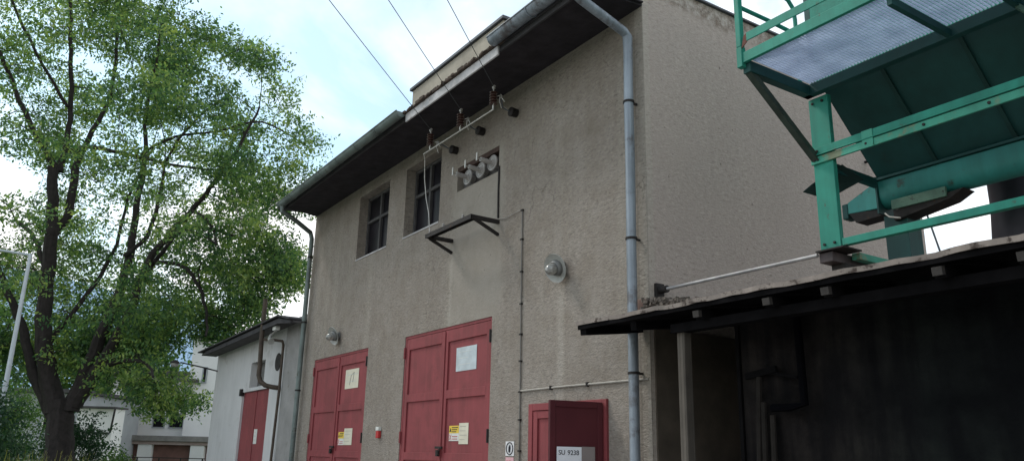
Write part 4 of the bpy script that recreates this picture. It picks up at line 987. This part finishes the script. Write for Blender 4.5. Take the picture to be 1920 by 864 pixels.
def big_tree():
    import mathutils.noise as mn
    base = Vector((-21.617, -2.879, 0))
    t = thing('ash_tree', tuple(base), 'big spreading green tree with several dark stems', 'tree', rz=RZ)
    mb = MB(); nodes = []
    r = random.Random(21)
    for L, ly in zip(LIMBS, LIMB_Y):
        k = len(L); pts = []; rs = []
        for i in range(k - 1):
            for s in range(4):
                f = s / 4; u = (i + f) / (k - 1)
                a, b = L[i], L[i + 1]
                pm, pn = L[max(i - 1, 0)], L[min(i + 2, k - 1)]
                def cr(q): 
                    p0, p1, p2, p3 = pm[q], a[q], b[q], pn[q]
                    return .5 * (2 * p1 + (p2 - p0) * f + (2 * p0 - 5 * p1 + 4 * p2 - p3) * f * f + (3 * p1 - p0 - 3 * p2 + p3) * f ** 3)
                wob = .05 * math.sin(7 * u * k + ly * 5)
                pts.append((cr(0) + wob * .5, ly * u ** 1.3 * 1.3, cr(1))); rs.append(max(.03, a[2] + (b[2] - a[2]) * f) * (1 if L is not LIMBS[0] else 1))
        pts.append((L[-1][0], ly * 1.3, L[-1][1])); rs.append(L[-1][2])
        mb.tube(pts, [q * .5 * (1.0 if q < .5 else 1.55 * .65) * 1.7 / 1.7 if False else q * .5 * (1.32 if q < .5 else 1.06) for q in rs], 9)
        if L is not LIMBS[0]: nodes += [(Vector(p), q * .5) for p, q in zip(pts[4:], rs[4:])]
    trunk = mb
    keep = [tuple(n[0]) for n in nodes if n[1] > .036][::2]
    # sprays of foliage
    sprays = []
    tries = 0
    while len(sprays) < 1380 and tries < 200000:
        tries += 1
        x = r.uniform(-9.0, 6.8); z = r.uniform(2.4, 21)
        if not inside(x, z, POLY): continue
        e = edge_dist(x, z, POLY)
        if e < .18: continue
        half = min(5.2, .9 + 1.35 * e) * (1 if z > 5 else .8)
        y = r.uniform(-half, half)
        nn = (.12 if z < 6.5 and x > .8 else 0) + mn.noise((x * .55 + 11, y * .55, z * .6)) + .35 * mn.noise((x * 1.4, y * 1.4 + 7, z * 1.4))
        if nn < .0: continue
        if z > 7 and e < 1.5 and mn.noise((x * .75 + 3, 2, z * .75)) < .02: continue
        if y < .3 and z < 8.5 and x < 1.9 and r.random() < .5: continue
        if any(y < q[1] + .35 and (x - q[0]) ** 2 + (z - q[2]) ** 2 < .42 for q in keep) and r.random() < .88: continue
        if z > 9.5 and x > -1 and r.random() < .18: continue
        if z > 9.0 and x < -.4 and r.random() < .42: continue
        if e > 1.0 and abs(y) < half * .35 and r.random() < .6: continue
        sprays.append(Vector((x, y, z)))
    # connect each spray to the growing skeleton, nearest first
    sprays.sort(key=lambda s: min((s - n[0]).length for n in nodes[::4]))
    P = np.array([list(n[0]) for n in nodes] + [[0, 0, 0]] * (len(sprays) * 3)); cnt = len(nodes); R_ = [n[1] for n in nodes]
    tw = MB()
    for s in sprays:
        sv = np.array(s); dv = P[:cnt] - sv; dist = (dv ** 2).sum(1); dist += np.where(P[:cnt, 2] > sv[2] + .2, 2.5, 0)
        i = int(dist.argmin()); a = Vector(P[i]); d = (s - a).length
        r0 = min(R_[i] * .7, .012 + .012 * d); mid1 = a.lerp(s, .35) + Vector((r.gauss(0, .06), r.gauss(0, .06), .10 * d)); mid2 = a.lerp(s, .7) + Vector((r.gauss(0, .06), r.gauss(0, .06), .09 * d))
        tw.tube([a, mid1, mid2, s], [r0, r0 * .8, r0 * .6, .006], 5, cap=False)
        for q, rr_ in ((mid1, r0 * .8), (mid2, r0 * .6), (s, .012)):
            P[cnt] = q; cnt += 1; R_.append(max(rr_, .01))
        for _ in range(3):
            e2 = s + Vector((r.gauss(0, .35), r.gauss(0, .35), r.gauss(0, .25))); tw.tube([s.lerp(a, .15), e2], [.007, .004], 4, cap=False)
    trunk.build('trunk', 'bark', t, local=True, smooth=True)
    tw.build('branches', 'bark', t, local=True, smooth=True)
    V = leaf_cloud([list(s) for s in sprays], 26, .50, .132, RNG, .25, .46, 6)
    leaf_object('crown', V, 'leaf', t, (0, 0, 0))
big_tree()

def shrub(name, d, lat, w, h, n, label, mat='leaf_bush', size=.10, seed=1, group=None, cat='shrub', dep=None, trunkh=0., z0=0.):
    rng = np.random.default_rng(seed); r = random.Random(seed)
    base = ahead(d, lat)
    t = thing(name, tuple(base), label, cat, group)
    dep = dep or w * .8; cs = []
    while len(cs) < n:
        x, y, z = r.uniform(-1, 1), r.uniform(-1, 1), r.uniform(-1, 1)
        q = x * x + y * y + z * z
        if q > 1 or q < .25: continue
        lump = 1 + .22 * math.sin(5 * x + seed) * math.cos(4 * z + seed) + r.uniform(-.08, .08)
        hh = (h - trunkh)
        cs.append((x * w / 2 * lump, y * dep / 2 * lump, trunkh + hh * (.5 + .5 * z * lump * .95)))
    mb = MB()
    if trunkh:
        mb.tube([(0, 0, 0), (r.uniform(-.1, .1), 0, trunkh), (r.uniform(-.3, .3), .1, trunkh + (h - trunkh) * .5)], [w * .035, w * .026, w * .012], 8)
        for k in range(10):
            c = cs[k]; mb.tube([(0, 0, trunkh * .9), (c[0] * .5, c[1] * .5, (c[2] + trunkh) * .5), c], [w * .016, w * .01, w * .003], 5, cap=False)
        nm = 'trunk'
    else:
        for k in range(12):
            c = cs[k]; mb.tube([(c[0] * .15, c[1] * .15, 0), (c[0] * .6, c[1] * .6, c[2] * .5), c], [.02, .014, .005], 5, cap=False)
        nm = 'stems'
    mb.build(nm, 'bark_far', t, local=True)
    sp = max(w, h) * .11
    leaf_object('crown' if trunkh else 'foliage', leaf_cloud(cs, 12, sp, size, rng, .3, .8, 4), mat, t, (0, 0, 0))
    return t
shrub('garden_shrub', 18, -11.95, 3.1, 3.0, 240, 'dark bluish green shrub at the foot of the lamp post', seed=2, size=.11)
shrub('garden_shrub', 25.5, -13.3, 2.6, 2.6, 150, 'dark green shrub just right of the big tree trunk', seed=3, size=.11)
shrub('garden_shrub', 22.5, -10.6, .9, 1.62, 50, 'small yellowish green shrub in front of the garages', 'leaf_far', .09, seed=4)
shrub('garden_shrub', 26, -18.2, 3.6, 2.7, 110, 'loose dark shrub behind the lamp post', seed=5, size=.12)
shrub('garden_shrub', 30, -18.6, 4.2, 4.3, 200, 'tall pale green bush beyond the lamp post hiding the grey house', 'leaf_far', .13, seed=6)
for i, (d, lat, w, h, lab) in enumerate(((62, -41, 11, 13, 'yellow green tree at the far left beyond the grey house'), (66, -34, 9, 12.2, 'rounded tree beyond the roof of the grey house'), (60, -27.5, 7, 9.6, 'smaller tree in the gap between the two houses'), (75, -22, 9, 9.5, 'tree rising behind the white house'))):
    shrub('background_tree', d, lat, w, h, 150, lab, 'leaf_far', .42, seed=30 + i, group='trees behind the houses', cat='tree', trunkh=h * .25)

def weeds():
    rng = np.random.default_rng(77); r = random.Random(77)
    mb = MB()
    for k in range(1500):
        p = ahead(15 + r.uniform(-1.2, 1.2), r.uniform(-12.5, -6.9)) ; h = r.uniform(.8, 1.38) + (.16 if r.random() < .3 else 0)
        a = r.uniform(0, 6.28); l = r.uniform(.05, .3); w = r.uniform(.006, .014)
        q = p + Vector((math.cos(a) * l, math.sin(a) * l, h)); m_ = p.lerp(q, .6) + Vector((0, 0, h * .12))
        s = Vector((-math.sin(a), math.cos(a), 0)) * w
        mb.add([p - s, p + s, m_ + s, m_ - s, q + s * .3, q - s * .3], [(0, 1, 2, 3), (3, 2, 4, 5)])
        if r.random() < .35:
            for j in range(5):
                c = q + Vector((r.gauss(0, .025), r.gauss(0, .025), r.uniform(-.12, .03))); mb.add([c + Vector((.02, 0, 0)), c + Vector((0, .01, .025)), c + Vector((-.02, 0, 0)), c + Vector((0, -.01, -.025))], [(0, 1, 2, 3)])
    tag(mb.build('tall_weeds', 'weed'), 'tall dry yellow green weeds below the big tree', 'weeds', kind='stuff')
weeds()

# ------------------------------------------------------------------ world and sun
SUN_EL = rad(48); SUN_AZ = Vector((-.86, -.50, 0)).normalized()
w = bpy.data.worlds.new('World'); SC.world = w; w.use_nodes = True; nt = w.node_tree; nt.nodes.clear()
out = N(nt, 'ShaderNodeOutputWorld'); sky = N(nt, 'ShaderNodeTexSky', sky_type='NISHITA', sun_disc=False)
sky.sun_elevation = SUN_EL; sky.sun_rotation = math.atan2(SUN_AZ.x, SUN_AZ.y); sky.dust_density = 1.5; sky.ozone_density = 1.0
tc = N(nt, 'ShaderNodeTexCoord'); sep = N(nt, 'ShaderNodeSeparateXYZ'); nt.links.new(tc.outputs['Generated'], sep.inputs[0])
# project directions on a cloud layer
zc = math_(nt, 'ADD', math_(nt, 'MAXIMUM', sep.outputs[2], 0.), .22)
cmb = N(nt, 'ShaderNodeCombineXYZ'); nt.links.new(math_(nt, 'DIVIDE', sep.outputs[0], zc), cmb.inputs[0]); nt.links.new(math_(nt, 'DIVIDE', sep.outputs[1], zc), cmb.inputs[1])
cv = mapping(nt, cmb.outputs[0], (1, 1, 1), (5, 5, 0))
c1 = noise(nt, cv, 1.25, 9, .55, .35)
low = N(nt, 'ShaderNodeMapRange', clamp=True); nt.links.new(sep.outputs[2], low.inputs[0]); low.inputs[1].default_value = .05; low.inputs[2].default_value = .55; low.inputs[3].default_value = .13; low.inputs[4].default_value = -.03
cm = math_(nt, 'ADD', c1, low.outputs[0])
mask = ramp(nt, cm, [(.44, (.25, .25, .25)), (.51, (.55, .55, .55)), (.58, (1, 1, 1))])
bg1 = N(nt, 'ShaderNodeBackground'); nt.links.new(mix(nt, 1., sky.outputs[0], (1.15, 1.55, 1.48), 'MULTIPLY'), bg1.inputs[0]); bg1.inputs[1].default_value = .15
bg2 = N(nt, 'ShaderNodeBackground'); shade = ramp(nt, noise(nt, cv, 2.2, 7, .6), [(.33, (.92, .97, 1.0)), (.55, (1.0, 1.0, 1.0))])
nt.links.new(shade, bg2.inputs[0]); bg2.inputs[1].default_value = 1.45
ms = N(nt, 'ShaderNodeMixShader'); nt.links.new(mask, ms.inputs[0]); nt.links.new(bg1.outputs[0], ms.inputs[1]); nt.links.new(bg2.outputs[0], ms.inputs[2]); nt.links.new(ms.outputs[0], out.inputs[0])

sd = bpy.data.lights.new('sun', 'SUN'); sd.energy = 1.5; sd.angle = rad(12); sd.color = (1., .95, .88)
so = bpy.data.objects.new('sun', sd); COL.objects.link(so)
dirv = -(SUN_AZ * math.cos(SUN_EL) + Vector((0, 0, math.sin(SUN_EL))))
so.rotation_euler = dirv.to_track_quat('-Z', 'Y').to_euler(); so.location = (-10, -20, 20)

# ------------------------------------------------------------------ camera
cd = bpy.data.cameras.new('camera'); cd.sensor_width = 36; cd.lens = 28.02; cd.clip_end = 12000; cd.clip_start = .05
co = bpy.data.objects.new('camera', cd); COL.objects.link(co)
rt = Vector((0.55232737, 0.8333305, 0.02224285)); up = Vector((0.21508004, -0.16823116, 0.96199732)); bk = Vector((0.80540365, -0.52655346, -0.27215144))
m = Matrix(((rt.x, up.x, bk.x, CAM.x), (rt.y, up.y, bk.y, CAM.y), (rt.z, up.z, bk.z, CAM.z), (0, 0, 0, 1)))
co.matrix_world = m
SC.camera = co
SC.render.engine = 'CYCLES'
SC.view_settings.view_transform = 'Standard'; SC.view_settings.look = 'None'; SC.view_settings.exposure = 0
SC.cycles.max_bounces = 6; SC.cycles.transparent_max_bounces = 4
